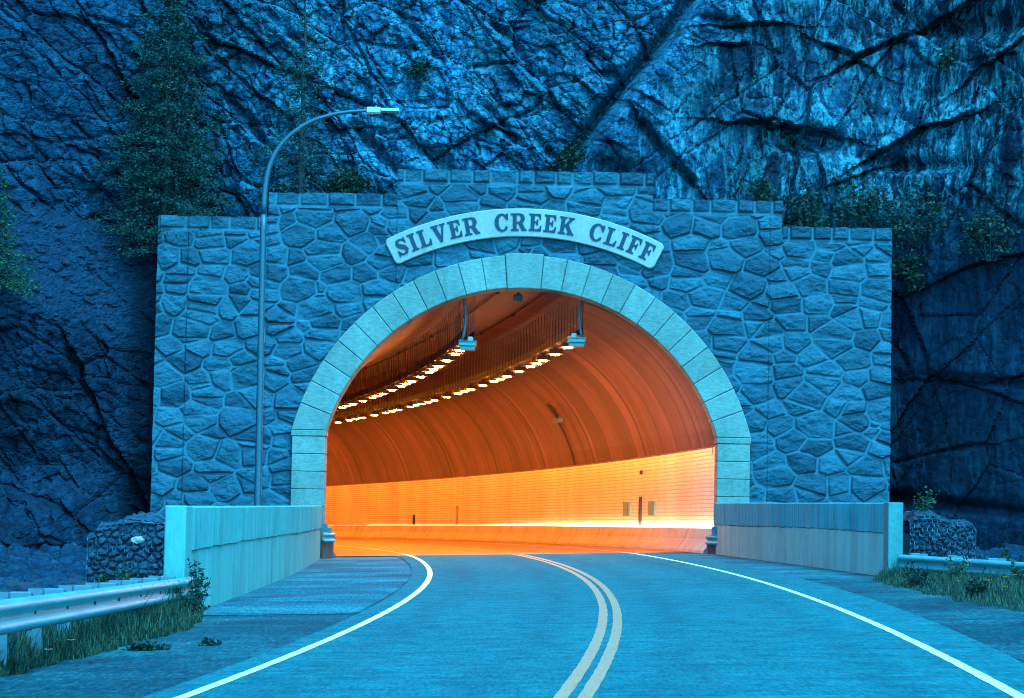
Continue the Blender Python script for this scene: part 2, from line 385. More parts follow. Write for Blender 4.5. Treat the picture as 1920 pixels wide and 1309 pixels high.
M['jersey'] = mat_pale('tunnel_barrier_concrete', (0.36, 0.29, 0.25), (5, 5, 3), 0.14, 0.3, 0.14)
M['galv'] = mat_galv('galvanised_steel'); M['dark'] = simple('dark_steel', (0.035, 0.04, 0.05), 0.5, 0.5)
M['pole'] = mat_galv('painted_pole_steel', (0.012, 0.048, 0.068), 0.5, 0.15)
M['pipe'] = simple('blue_grey_pipe', (0.03, 0.10, 0.14), 0.5, 0.2)
M['white_plastic'] = simple('white_plastic', (0.32, 0.30, 0.28), 0.5, var=0.06)
M['box_metal'] = simple('grey_box_metal', (0.09, 0.20, 0.21), 0.5, 0.2, var=0.1)
M['tray'] = simple('dark_tray_steel', (0.05, 0.035, 0.04), 0.6, 0.3)
M['rod'] = simple('hanger_rod_steel', (0.06, 0.04, 0.045), 0.6, 0.3)
M['lamp'] = mat_emit('sodium_lamp_glow', (1.0, 0.28, 0.024), 86.0)
M['strip'] = mat_emit('added_strip_glow', (1.0, 0.60, 0.26), 28.0)
def _strip():
    m = M['strip']; nt_ = m.node_tree; b = nt_.nodes['Principled BSDF']; tc = nt_.nodes.new('ShaderNodeTexCoord'); sp = nt_.nodes.new('ShaderNodeSeparateXYZ'); nt_.links.new(tc.outputs['UV'], sp.inputs[0])
    mr = nt_.nodes.new('ShaderNodeMapRange'); mr.interpolation_type = 'SMOOTHSTEP'; mr.inputs['From Min'].default_value = 4; mr.inputs['From Max'].default_value = 50; mr.inputs['To Min'].default_value = 30; mr.inputs['To Max'].default_value = 0.4
    nt_.links.new(sp.outputs[0], mr.inputs['Value']); nt_.links.new(mr.outputs[0], b.inputs['Emission Strength'])
_strip()
M['green_led'] = mat_emit('green_signal_glow', (0.05, 1.0, 0.3), 1.0)
M['redglint'] = simple('red_glint_strip', (0.50, 0.05, 0.05), 0.4)
M['gabion'] = mat_pale('gabion_stone', (0.014, 0.032, 0.052), (5, 5, 5), 0.55, 0.6, 0.1)
M['wire'] = simple('mesh_wire', (0.016, 0.055, 0.08), 0.5, 0.4)
M['needle'] = mat_leaf('spruce_needles', (0.0035, 0.015, 0.018), (0.010, 0.046, 0.032))
M['leaf'] = mat_leaf('shrub_leaves', (0.004, 0.013, 0.012), (0.012, 0.034, 0.018))
M['leafb'] = mat_leaf('bright_leaves', (0.008, 0.024, 0.014), (0.022, 0.062, 0.022))
M['grass'] = mat_leaf('grass_blades', (0.008, 0.020, 0.014), (0.034, 0.058, 0.028))
M['bark'] = simple('bark', (0.02, 0.022, 0.024), 0.9, var=0.4, scale=9)
M['petal'] = simple('yellow_petals', (0.5, 0.16, 0.01), 0.6); M['petalw'] = simple('white_petals', (0.45, 0.2, 0.17), 0.6)
M['post_wood'] = mat_galv('post_steel', (0.05, 0.09, 0.11), 0.6, 0.2)

# ------------------------------------------------------------------ ground, road, markings
def ground():
    mb = MB(); xs = [-260, -120, -60, -30, -20, -15] + [-12 + 0.6 * i for i in range(41)] + [15, 20, 30, 60, 120, 260]
    ys = [-260, -120, -60, -25] + [-10 + 3 * i for i in range(29)] + [81.0, 90.0, 104.0, 104.02, 160, 260]
    rows = []
    for y in ys:
        r = []
        for x in xs:
            z = SLOPE * max(-9, min(9, x)) - 0.075 - GRADE * max(0.0, y - FY)
            if y > 104.01: z = -8.0
            r.append((x, y, z))
        rows.append(r)
    mb.sheet(rows); tag(mb.build('ground', M['gravel']), kind='structure')
ground()

def ribbon(o0, o1, y0, y1, dz, n=90, cuts=1, wob0=0.0, wob1=0.0, seed=0, step=None):
    """strip along the bend between two offsets, from plane y0 to plane y1"""
    rows = []; uvs = []; rr = random.Random(seed)
    for i in range(n + 1):
        t = i / n; row = []; ur = []
        a = o0(t) if callable(o0) else o0; b = o1(t) if callable(o1) else o1
        a += wob0 * (rr.random() - .5); b += wob1 * (rr.random() - .5)
        for k in range(cuts + 1):
            o = a + (b - a) * k / cuts
            s = s_at_y(o, y0) + (s_at_y(o, y1) - s_at_y(o, y0)) * t
            x, y = arc(o, s); row.append((x, y, gz(x, y) + dz)); ur.append((s, o))
        rows.append(row); uvs.append(ur)
    mb = MB(); mb.sheet(rows, uvs); return mb

Y0 = -12.0
redge = lambda t: 3.95 + 0.30 * min(1, max(0, (t * 88.4 - 30) / 40))
ledge = lambda t: -3.70 + 0.25 * min(1, max(0, (64 - (Y0 + t * 90.4)) / 44))
tag(ribbon(ledge, redge, Y0, FY + 2.0, 0.0, 90, 10).build('road', M['road']), kind='structure')
tag(ribbon(-5.72, 5.72, FY + 2.0, 225, 0.0, 120, 8).build('tunnel_road', M['troad']), kind='structure')
# shoulders, a little lower than the lanes
lb = lambda t: -5.9 if t * 88.4 + Y0 > 30 else -6.4
tag(ribbon(-7.4, lambda t: ledge(t) - 0.02, Y0, FY + 2.0, -0.030, 90, 8, 0.0, 0.03, 3).build('shoulder', M['shoulder']), kind='structure')
tag(ribbon(lambda t: redge(t) + 0.02, 7.6, Y0, FY + 2.0, -0.030, 90, 8, 0.03, 0, 4).build('shoulder', M['shoulder']), kind='structure')
tag(ribbon(-7.35, lambda t: -3.66, 36.3, FY + 2.0, -0.024, 60, 8, 0.0, 0.03, 5).build('shoulder', M['shoulder2']), kind='structure')
tag(ribbon(lambda t: 4.28, lambda t: 7.55, 50.0, FY + 2.0, -0.024, 40, 8, 0.03, 0.0, 6).build('shoulder', M['shoulder2']), kind='structure')
def marking(name, o, w, y0, y1, mat, dz=0.005, seed=1):
    f = o if callable(o) else (lambda y: o)
    g = lambda t, d: f(y0 + (y1 - y0) * t) + d
    tag(ribbon(lambda t: g(t, -w / 2), lambda t: g(t, w / 2), y0, y1, dz, 320, 1, 0.009, 0.009, seed).build(name, mat), kind='structure')
left_o = lambda y: -3.28 + 0.17 * min(1, max(0, (64 - y) / 44)); right_o = lambda y: 3.20 + 0.27 * min(1.6, ((y - 47) / 29) ** 2)
for nm, o, w, m in (('edge_line', left_o, 0.115, 'white'), ('edge_line', right_o, 0.115, 'white'), ('centre_line', -0.07, 0.12, 'yellow'), ('centre_line', 0.12, 0.12, 'yellow')):
    marking(nm, o, w, Y0, FY + 2.0, M[m]); marking(nm, o, w, FY + 2.0, 200, M[m], seed=2)

# ------------------------------------------------------------------ the portal: stone front, coping, arch ring, pilasters, plaque
H0, H1, H2, W0, W1, W2 = 10.19, 10.97, 11.75, 11.23, 7.88, 3.93
RI, RO, ZC, ZS = 6.20, 7.20, 1.95, 3.69
portal = empty('tunnel_portal', (PX, FY, 0))
tag(portal, 'wide stone faced tunnel portal with stepped top and pale arch ring against the cliff', 'tunnel portal')

def portal_stone():
    st = 0.03
    u = np.arange(-W0, W0 + st / 2, st); z = np.arange(-0.4, H2 + st / 2, st)
    U, Z = np.meshgrid(u, z)                                  # rows = z
    top = np.where(np.abs(U) < W2, H2, np.where(np.abs(U) < W1, H1, H0))
    rng = np.random.default_rng(5)
    # irregular polygonal masonry: power diagram of staggered sites, wider than tall
    ax = 1.42; sites = []; wts = []
    j = 0; zz = -0.9
    while zz < H2 + 1:
        xx = -W0 - 1 + (0.5 if j % 2 else 0) * 1.05
        while xx < W0 + 1:
            q = (xx + rng.uniform(-.25, .25), zz + rng.uniform(-.15, .15)); wq = rng.uniform(-0.15, 0.15)
            if rng.random() < 0.27:                      # a pair of thin stones one above the other
                d_ = rng.uniform(.13, .17); sites.append((q[0] + rng.uniform(-.06, .06), (q[1] - d_) * ax)); sites.append((q[0] + rng.uniform(-.06, .06), (q[1] + d_) * ax)); wts += [wq, wq]
            else:
                sites.append((q[0], q[1] * ax)); wts.append(wq)
            xx += rng.uniform(0.76, 1.08)
        zz += 0.55; j += 1
    P = np.array(sites); Wt = np.array(wts)
    px = U.ravel() + (fbm(U.ravel() * 2.0, Z.ravel() * 2.0, 1, 2) - .5) * 0.07; pz = Z.ravel() * ax + (fbm(U.ravel() * 2.2 + 9, Z.ravel() * 2.2, 2, 2) - .5) * 0.07
    ed = np.empty(px.size); idn = np.empty(px.size, int)
    for a in range(0, px.size, 20000):
        b = slice(a, a + 20000)
        zlo, zhi = pz[b].min() - 2.4, pz[b].max() + 2.4
        near = np.where((P[:, 1] > zlo) & (P[:, 1] < zhi))[0]
        D = (px[b, None] - P[near, 0]) ** 2 + (pz[b, None] - P[near, 1]) ** 2 - Wt[near]
        o = np.argpartition(D, 5, axis=1)[:, :6]; Do = np.take_along_axis(D, o, 1); k = np.argsort(Do, 1)
        o = np.take_along_axis(o, k, 1); Do = np.take_along_axis(Do, k, 1)
        i1 = near[o[:, 0]]; e = np.full(len(i1), 9.0)
        for q in range(1, 6):
            i2 = near[o[:, q]]; sep = np.hypot(*(P[i1] - P[i2]).T)
            e = np.minimum(e, (Do[:, q] - Do[:, 0]) / (2 * sep + 1e-6))
        ed[b] = e; idn[b] = i1
    ed = ed.reshape(U.shape); idn = idn.reshape(U.shape)
    # coping course: rectangular blocks along each step
    cop = (Z > top - 0.41)
    cw = 0.72; jx = U / cw + 0.31 * np.sin(np.floor(U / cw) * 7.1) * 0.0
    edges = np.cumsum(np.r_[-W0, rng.uniform(0.5, 0.86, 60)]); ci = np.searchsorted(edges, U.ravel()).reshape(U.shape)
    dl = U - edges[np.clip(ci - 1, 0, 60)]; dr = edges[np.clip(ci, 0, 60)] - U
    ced = np.minimum(np.minimum(dl, dr), np.minimum(Z - (top - 0.41), 9.0)) * 1.0
    ed = np.where(cop, ced, np.minimum(ed, np.where(np.abs(Z - (top - 0.41)) < 0.3, (top - 0.41) - Z + 0.0, 9)))
    idn = np.where(cop, 5000 + ci, idn)
    rt = np.random.default_rng(8).random((6001, 4))
    tone = rt[idn % 6001, 0]; prot = 0.6 + 0.55 * rt[idn % 6001, 1]
    rise = sstep(0.022, 0.095, ed)
    d = 0.068 * rise * prot + 0.024 * sstep(0.1, 0.35, ed)
    rough = (fbm(U * 4.2, Z * 6.5, 3, 5, 0.62) - .5) * 0.10 + (fbm(U * 1.3, Z * 2.1, 5, 3) - .5) * 0.05
    d = d + rise * rough
    # each face leans a little its own way
    d = d + rise * ((rt[idn % 6001, 2] - .5) * 0.12 * np.sin(U * 3.1 + rt[idn % 6001, 3] * 6) + (rt[idn % 6001, 3] - .5) * 0.10 * np.cos(Z * 4 + rt[idn % 6001, 2] * 6))
    rr_ = np.hypot(U, Z - 1.29); an_ = np.abs(np.arctan2(U, Z - 1.29)); d = np.where((rr_ > 8.36) & (rr_ < 9.37) & (an_ < math.radians(28.3)), np.minimum(d, 0.07), d)
    mort = 1 - sstep(0.014, 0.042, ed)
    # vertical construction joints every bay
    for uj in (-W1 + 0.02, -W2, W2, W1 - 0.4, -10.3):
        g = np.exp(-((U - uj) / 0.014) ** 2); d = d - 0.05 * g
    P3 = np.stack([U + PX, FY - 0.0 - np.clip(d, -0.02, 0.165), Z], -1)
    uc = (U[:-1, :-1] + U[1:, 1:]) / 2; zc = (Z[:-1, :-1] + Z[1:, 1:]) / 2
    tc = np.where(np.abs(uc) < W2, H2, np.where(np.abs(uc) < W1, H1, H0))
    hole = ((np.abs(uc) < 6.6) & (zc < ZS)) | ((np.hypot(uc, zc - ZC) < RI + 0.55) & (zc >= ZS - .1))
    keep = (zc < tc) & ~hole
    cz = zc > tc - 0.41
    at = {'tone': tone, 'mortar': mort}
    grid_object('stone_face', P3, keep & ~cz, M['stone'], None, at).parent = portal
    bpy.data.objects['stone_face'].matrix_parent_inverse = portal.matrix_world.inverted()
    for nm, m in (('coping', cz & (uc < -W1)), ('coping', cz & (uc > -W1) & (uc < -W2)), ('coping', cz & (np.abs(uc) < W2)), ('coping', cz & (uc > W2) & (uc < W1)), ('coping', cz & (uc > W1))):
        o = grid_object(nm, P3, keep & m, M['stone'], portal, at)
bpy.context.view_layer.update()

def fix_parent(o, p):
    o.parent = p; o.matrix_parent_inverse = Matrix.Translation(p.location).inverted() if p.rotation_euler.z == 0 else p.matrix_world.inverted(); return o
portal.location = (0, 0, 0)          # parts are modelled in world space; the Empty goes to its base at the end
portal_stone()
for o in portal.children: o.matrix_parent_inverse = Matrix.Identity(4)

# core behind the front: tops, sides and back
mb = MB()
out = [(-W0, -0.5), (-W0, H0), (-W1, H0), (-W1, H1), (-W2, H1), (-W2, H2), (W2, H2), (W2, H1), (W1, H1), (W1, H0), (W0, H0), (W0, -0.5)]
for (u0, z0), (u1, z1) in zip(out[:-1], out[1:]):
    mb.add([(PX + u0, FY - 0.02, z0), (PX + u1, FY - 0.02, z1), (PX + u1, FY + 1.6, z1), (PX + u0, FY + 1.6, z0)], [(0, 1, 2, 3)])
for u0, u1, z1 in ((-W0, -W1, H0), (-W1, -7.4, H1), (7.4, W1, H1), (W1, W0, H0)):
    mb.add([(PX + u0, FY + 1.6, -0.5), (PX + u1, FY + 1.6, -0.5), (PX + u1, FY + 1.6, z1), (PX + u0, FY + 1.6, z1)], [(0, 1, 2, 3)])
mb.build('wall_core', M['core'], portal)

# arch ring of separate voussoirs
def arc_block(mb, a0, a1, ri, ro, yf, yb, zc, n=3, gap=0.012, ch=0.02, outer=None):
    """wedge between two angles (measured from +u), chamfered front edges"""
    def pt(r, a, y): return (PX + r * math.cos(a), y, zc + r * math.sin(a))
    g0 = gap / ri
    def loop(ri_, ro_, da, y):
        A = [a0 + da + (a1 - a0 - 2 * da) * i / n for i in range(n + 1)]
        B = A if outer is None else [outer[0] + da + (outer[1] - outer[0] - 2 * da) * i / n for i in range(n + 1)]
        return [pt(ro_, a, y) for a in B] + [pt(ri_, a, y) for a in reversed(A)]
    L0 = loop(ri, ro, g0 / 2, yb); L1 = loop(ri, ro, g0 / 2, yf + ch); L2 = loop(ri + ch, ro - ch, g0 / 2 + ch / ri, yf)
    k = len(L0); b = L0 + L1 + L2; fs = []
    for j in (0, 1):
        for i in range(k):
            i2 = (i + 1) % k; fs.append((j * k + i, j * k + i2, (j + 1) * k + i2, (j + 1) * k + i))
    m = 2 * k
    for i in range(n): fs.append((m + i, m + i + 1, m + k - 2 - i, m + k - 1 - i))
    mb.add(b, fs)
YR = FY - 0.20
aS = math.asin((ZS - ZC) / 6.7); aK = PI / 2 - math.radians(4.7); N = 12
for side in (1, -1):
    mb = MB()
    for i in range(N):
        a0 = aS + (aK - aS) * i / N; a1 = aS + (aK - aS) * (i + 1) / N
        b0 = a0
        if i == 0: a0, b0 = math.asin((ZS - ZC) / RI), math.asin((ZS - ZC) / RO)
        out_ = (b0, a1) if side > 0 else (PI - a1, PI - b0)
        if side < 0: a0, a1 = PI - a1, PI - a0
        arc_block(mb, a0, a1, RI, RO, YR - 0.012 * random.random(), FY + 0.9, ZC, outer=out_)
    mb.build('arch_ring', M['ring'], portal)
mb = MB(); arc_block(mb, aK, PI - aK, RI - 0.02, RO + 0.05, YR - 0.05, FY + 0.9, ZC, 4); mb.build('keystone', M['ring'], portal)
for sgn in (-1, 1):
    mb = MB(); z = ZS
    hs = [0.19] + [0.535] * 8
    for i, h in enumerate(hs):
        w = 0.012; x0, x1 = 5.97, 6.96
        if i == 0: x0, x1 = 5.95, 6.99
        a, b = sorted((PX + sgn * x0, PX + sgn * x1))
        mb.box(a, b, YR - (0.02 if i == 0 else 0), FY + 0.9, max(-0.4, z - h + w), z - w * 0.3); z -= h
        if z < -0.3: break
    mb.build('pilaster', M['ring'], portal, bevel=0.015)
mb = MB()     # dark joint backing behind the blocks
for k in range(60):
    pass
n = 48
rows = []
for i in range(n + 1):
    a = math.radians(12) + (PI - 2 * math.radians(12)) * i / n
    rows.append([(PX + r * math.cos(a), y, ZC + r * math.sin(a)) for r, y in ((RI + 0.03, FY + 0.9), (RI + 0.03, YR + 0.035), (RO - 0.03, YR + 0.035), (RO - 0.03, FY + 0.05))])
mb.sheet(rows)
for sgn in (-1, 1):
    a, b = sorted((PX + sgn * 5.995, PX + sgn * 6.93)); mb.box(a, b, YR + 0.03, FY + 0.88, -0.4, ZS - 0.03)
mb.build('joint_mortar', M['core'], portal)

# name plaque with raised letters
RB, RT, PZ = 8.43, 9.30, 1.29
ph = math.radians(27.6); n = 56; cr = 0.16
def plaque_outline(inset):
    ro, ri, h = RT - inset, RB + inset, ph - inset / 8.9
    L = []
    ca = cr / 8.9
    def corner(rc, ac, q):      # q: quadrant start
        return [(rc + cr * math.sin(q + k * PI / 10), ac - ca * math.cos(q + k * PI / 10)) for k in range(6)]
    for i in range(n + 1): L.append((ro, -h + ca + (2 * h - 2 * ca) * i / n))
    for k in range(1, 5): a = k * PI / 10; L.append((ro - cr + cr * math.cos(a), h - ca + ca * math.sin(a)))
    for k in range(0, 5): a = k * PI / 10; L.append((ri + cr - cr * math.sin(a), h - ca + ca * math.cos(a)))
    for i in range(n + 1): L.append((ri, h - ca - (2 * h - 2 * ca) * i / n))
    for k in range(1, 5): a = k * PI / 10; L.append((ri + cr - cr * math.cos(a), -h + ca - ca * math.sin(a)))
    for k in range(0, 5): a = k * PI / 10; L.append((ro - cr + cr * math.sin(a), -h + ca - ca * math.cos(a)))
    return [(PX + r * math.sin(a), PZ + r * math.cos(a)) for r, a in L]
yP = FY - 0.15
L0 = plaque_outline(0); L1 = plaque_outline(0.025)
def fill_poly(pts2, y):
    bm = bmesh.new(); vs = [bm.verts.new((x, y, z)) for x, z in pts2]; es = [bm.edges.new((vs[i], vs[(i + 1) % len(vs)])) for i in range(len(vs))]
    bmesh.ops.triangle_fill(bm, edges=es, use_beauty=True, use_dissolve=False)
    bm.verts.index_update(); V = [tuple(v.co) for v in bm.verts]; F = [[v.index for v in f.verts] for f in bm.faces]; bm.free(); return V, F
mb = MB(); k = len(L0)
mb.add([(x, FY + 0.05, z) for x, z in L0] + [(x, yP + 0.025, z) for x, z in L0] + [(x, yP, z) for x, z in L1],
       [(j * k + i, j * k + (i + 1) % k, (j + 1) * k + (i + 1) % k, (j + 1) * k + i) for j in (0, 1) for i in range(k)])
V, F = fill_poly(L1, yP); mb.add(V, F)
plaque = mb.build('name_plaque', M['plaque'], portal)

t = 0.095
GL = {
 'I': (0.46, [[(0, 0), (.46, 0), (.46, .08), (.345, .12), (.345, .88), (.46, .92), (.46, 1), (0, 1), (0, .92), (.115, .88), (.115, .12), (0, .08)]]),
 'L': (0.76, [[(0, 0), (.72, 0), (.76, .36), (.68, .36), (.60, .18), (.50, .11), (.345, .11), (.345, .88), (.47, .92), (.47, 1), (0, 1), (0, .92), (.115, .88), (.115, .12), (0, .08)]]),
 'E': (0.78, [[(0, 0), (.75, 0), (.78, .34), (.70, .34), (.62, .17), (.52, .11), (.345, .11), (.345, .46), (.44, .46), (.50, .34), (.57, .34), (.57, .69), (.50, .69), (.44, .56), (.345, .56), (.345, .89), (.50, .89), (.60, .84), (.66, .68), (.74, .68), (.72, 1), (0, 1), (0, .92), (.115, .88), (.115, .12), (0, .08)]]),
 'F': (0.74, [[(0, 0), (.50, 0), (.50, .08), (.345, .12), (.345, .44), (.44, .44), (.50, .32), (.57, .32), (.57, .67), (.50, .67), (.44, .55), (.345, .55), (.345, .89), (.50, .89), (.60, .84), (.66, .66), (.74, .66), (.72, 1), (0, 1), (0, .92), (.115, .88), (.115, .12), (0, .08)]]),
 'V': (0.90, [[(.37, -.02), (.53, -.02), (.80, .88), (.90, .92), (.90, 1), (.55, 1), (.55, .92), (.66, .88), (.50, .34), (.355, .88), (.47, .92), (.47, 1), (0, 1), (0, .92), (.10, .88)]]),
 'K': (0.98, [[(0, 0), (.46, 0), (.46, .08), (.345, .12), (.345, .36), (.43, .45), (.62, .12), (.54, .08), (.54, 0), (.98, 0), (.98, .08), (.89, .12), (.59, .60), (.80, .87), (.92, .92), (.92, 1), (.54, 1), (.54, .92), (.63, .87), (.345, .53), (.345, .88), (.46, .92), (.46, 1), (0, 1), (0, .92), (.115, .88), (.115, .12), (0, .08)]]),
 'R': (0.96, [[(0, 0), (.47, 0), (.47, .08), (.345, .12), (.345, .42), (.45, .42), (.66, 0), (.96, 0), (.96, .08), (.87, .12), (.69, .46), (.79, .53), (.84, .63), (.85, .74), (.81, .87), (.72, .96), (.55, 1), (0, 1), (0, .92), (.115, .88), (.115, .12), (0, .08)],
                [(.345, .52), (.345, .90), (.47, .90), (.56, .86), (.60, .78), (.60, .66), (.56, .56), (.47, .52)]]),
}
def ell(cx, cy, rx, ry, a0, a1, n):
    return [(cx + rx * math.cos(math.radians(a0 + (a1 - a0) * i / n)), cy + ry * math.sin(math.radians(a0 + (a1 - a0) * i / n))) for i in range(n + 1)]
GL['C'] = (0.86, [[(.84, 1.0), (.76, 1.0), (.72, .94)] + ell(.44, .5, .44, .52, 62, 325, 26) + [(.73, .30)] + list(reversed(ell(.47, .5, .225, .41, 52, 312, 22))) + [(.74, .64), (.84, .64)]])
def stroke_s():
    cp = [(.62, .80), (.52, .90), (.36, .935), (.20, .885), (.145, .74), (.22, .61), (.37, .52), (.53, .42), (.60, .27), (.53, .12), (.36, .065), (.18, .11), (.09, .24)]
    w = [.06, .09, .11, .17, .225, .25, .26, .25, .225, .17, .11, .09, .06]
    Lf, Rt = [], []
    for i, p in enumerate(cp):
        a = cp[max(0, i - 1)]; b = cp[min(len(cp) - 1, i + 1)]; d = (b[0] - a[0], b[1] - a[1]); L = math.hypot(*d)
        nx, ny = -d[1] / L, d[0] / L
        Lf.append((p[0] + nx * w[i] / 2, p[1] + ny * w[i] / 2)); Rt.append((p[0] - nx * w[i] / 2, p[1] - ny * w[i] / 2))
    return Lf, Rt
Lf, Rt = stroke_s()
GL['S'] = (0.74, [[(.70, 1.0), (.70, .66), (.62, .66)] + Lf[0:1] * 0 + [Lf[0]] + Lf[1:-1] + [(.10, .34), (.02, .34), (.02, 0.0), (.09, 0.0), (.13, .06)] + list(reversed(Rt[1:-1])) + [(.60, .94), (.64, 1.0)]])
CAP = 0.535; RBASE = 8.61
text = 'SILVER CREEK CLIFF'
gap = 0.115; space = 0.80
tot = sum((GL[c][0] + gap) if c != ' ' else space for c in text) - gap
th = 2 * math.radians(26.2); kx = th * RBASE / (tot * CAP)
lettering = MB(); pos = 0
yL = yP - 0.004
for c in text:
    if c == ' ':
        pos += space; lettering.build('lettering', M['letter'], plaque); lettering = MB(); continue
    w, loops = GL[c]
    am = -th / 2 + (pos + w / 2) * CAP * kx / RBASE
    def tr(p):
        x = (p[0] - w / 2) * CAP * min(kx, 1.12); zz = RBASE + p[1] * CAP
        return (PX + x * math.cos(am) + zz * math.sin(am), PZ - x * math.sin(am) + zz * math.cos(am))
    bm = bmesh.new(); es = []
    for lp in loops:
        q = [tr(p) for p in lp]; vs = [bm.verts.new((x, yL - 0.018, z)) for x, z in q]
        es += [bm.edges.new((vs[i], vs[(i + 1) % len(vs)])) for i in range(len(vs))]
        kk = len(q)
        lettering.add([(x, yL - 0.018, z) for x, z in q] + [(x, yP + 0.01, z) for x, z in q], [(i, (i + 1) % kk, kk + (i + 1) % kk, kk + i) for i in range(kk)])
    bmesh.ops.triangle_fill(bm, edges=es, use_beauty=True)
    bm.verts.index_update(); lettering.add([tuple(v.co) for v in bm.verts], [[v.index for v in f.verts] for f in bm.faces]); bm.free()
    pos += w + gap
lettering.build('lettering', M['letter'], plaque)
portal.location = (0, 0, 0)

# ------------------------------------------------------------------ tunnel tube
YT = FY + 0.30
SL = [s_at_y(0, YT) + 1.5 * i for i in range(106)]
def sweep(sec, name, mat, parent, ywide=True, smooth=False, s_end=190.0, step=1.5, y_start=YT, uvt0=0.0):
    """sec: list of (offset, height)"""
    rows = []; uvs = []; per = [uvt0]
    for a, b in zip(sec[:-1], sec[1:]): per.append(per[-1] + math.hypot(b[0] - a[0], b[1] - a[1]))
    N = int((s_end - s_at_y(0, y_start)) / step)
    for i in range(N + 1):
        t = i / N; row = []; ur = []
        for (o, h), pt in zip(sec, per):
            sA = s_at_y(o, y_start); s = sA + (s_end - sA) * t
            x, y = arc(o, s); row.append((x, y, gz(x, y, True) + h)); ur.append((s, pt))
        rows.append(row); uvs.append(ur)
    mb = MB(); mb.sheet(rows, uvs); return mb.build(name, mat, parent, smooth)
tun = empty('tunnel_tube', (0, 0, 0))
tag(tun, 'curved tunnel tube with orange lit vault, tiled walls and concrete barriers', 'tunnel')
BR, BC = 6.36, 1.85
a0 = math.asin((3.22 - BC) / BR)
vault = [(BR * math.cos(a0 + (PI - 2 * a0) * i / 40), BC + BR * math.sin(a0 + (PI - 2 * a0) * i / 40)) for i in range(41)]
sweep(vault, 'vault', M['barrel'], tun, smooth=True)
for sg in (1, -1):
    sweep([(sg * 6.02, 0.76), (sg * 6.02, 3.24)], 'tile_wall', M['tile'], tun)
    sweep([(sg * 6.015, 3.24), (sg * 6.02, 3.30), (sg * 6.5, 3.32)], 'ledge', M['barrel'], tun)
    sweep([(sg * 5.58, -0.02), (sg * 5.60, 0.08), (sg * 5.78, 0.30), (sg * 5.84, 0.40), (sg * 5.93, 0.74), (sg * 5.95, 0.755), (sg * 6.05, 0.755)], 'kerb_barrier', M['jersey'], tun)
# end wall far round the bend and front collar closing the gap behind the ring
x0, y0 = arc(0, 189.5)
mb = MB(); Mx = Matrix.Translation((x0, y0, 0)) @ Matrix.Rotation(189.5 / RAD, 4, 'Z'); mb.box(-9, 9, 0, 0.3, -3, 10, Mx); mb.build('end_wall', M['barrel'], tun)
rows = []
for i in range(61):
    a = -0.25 + (PI + 0.5) * i / 60
    rows.append([(PX + r * math.cos(a), y, ZC + r * math.sin(a)) for r, y in ((6.23, FY + 0.6), (6.23, YT + 0.75), (7.1, YT + 0.75))])
mb = MB(); mb.sheet(rows); mb.build('front_collar', M['barrel'], tun)

# added glowing strip, no known fixture, brightens the foot of the right hand tiles
strip = MB(); rows = []; suv = []
for i in range(76):
    o = 5.975; sA = s_at_y(o, FY + 0.45); s = sA + 75.0 * i / 75; x, y = arc(o, s); r_ = []
    for (do, dh) in ((-0.012, 0.0), (-0.012, 0.016), (0.012, 0.016), (0.012, 0.0)):
        xx, yy = arc(o + do, s); r_.append((xx, yy, gz(xx, yy, True) + 0.757 + dh))
    rows.append(r_); suv.append([(75.0 * i / 75, k_) for k_ in range(4)])
strip.sheet(rows, suv, close=True); tag(strip.build('added_glow_strip', M['strip']), 'thin glowing strip added along the foot of the tiled tunnel wall', 'added glow')

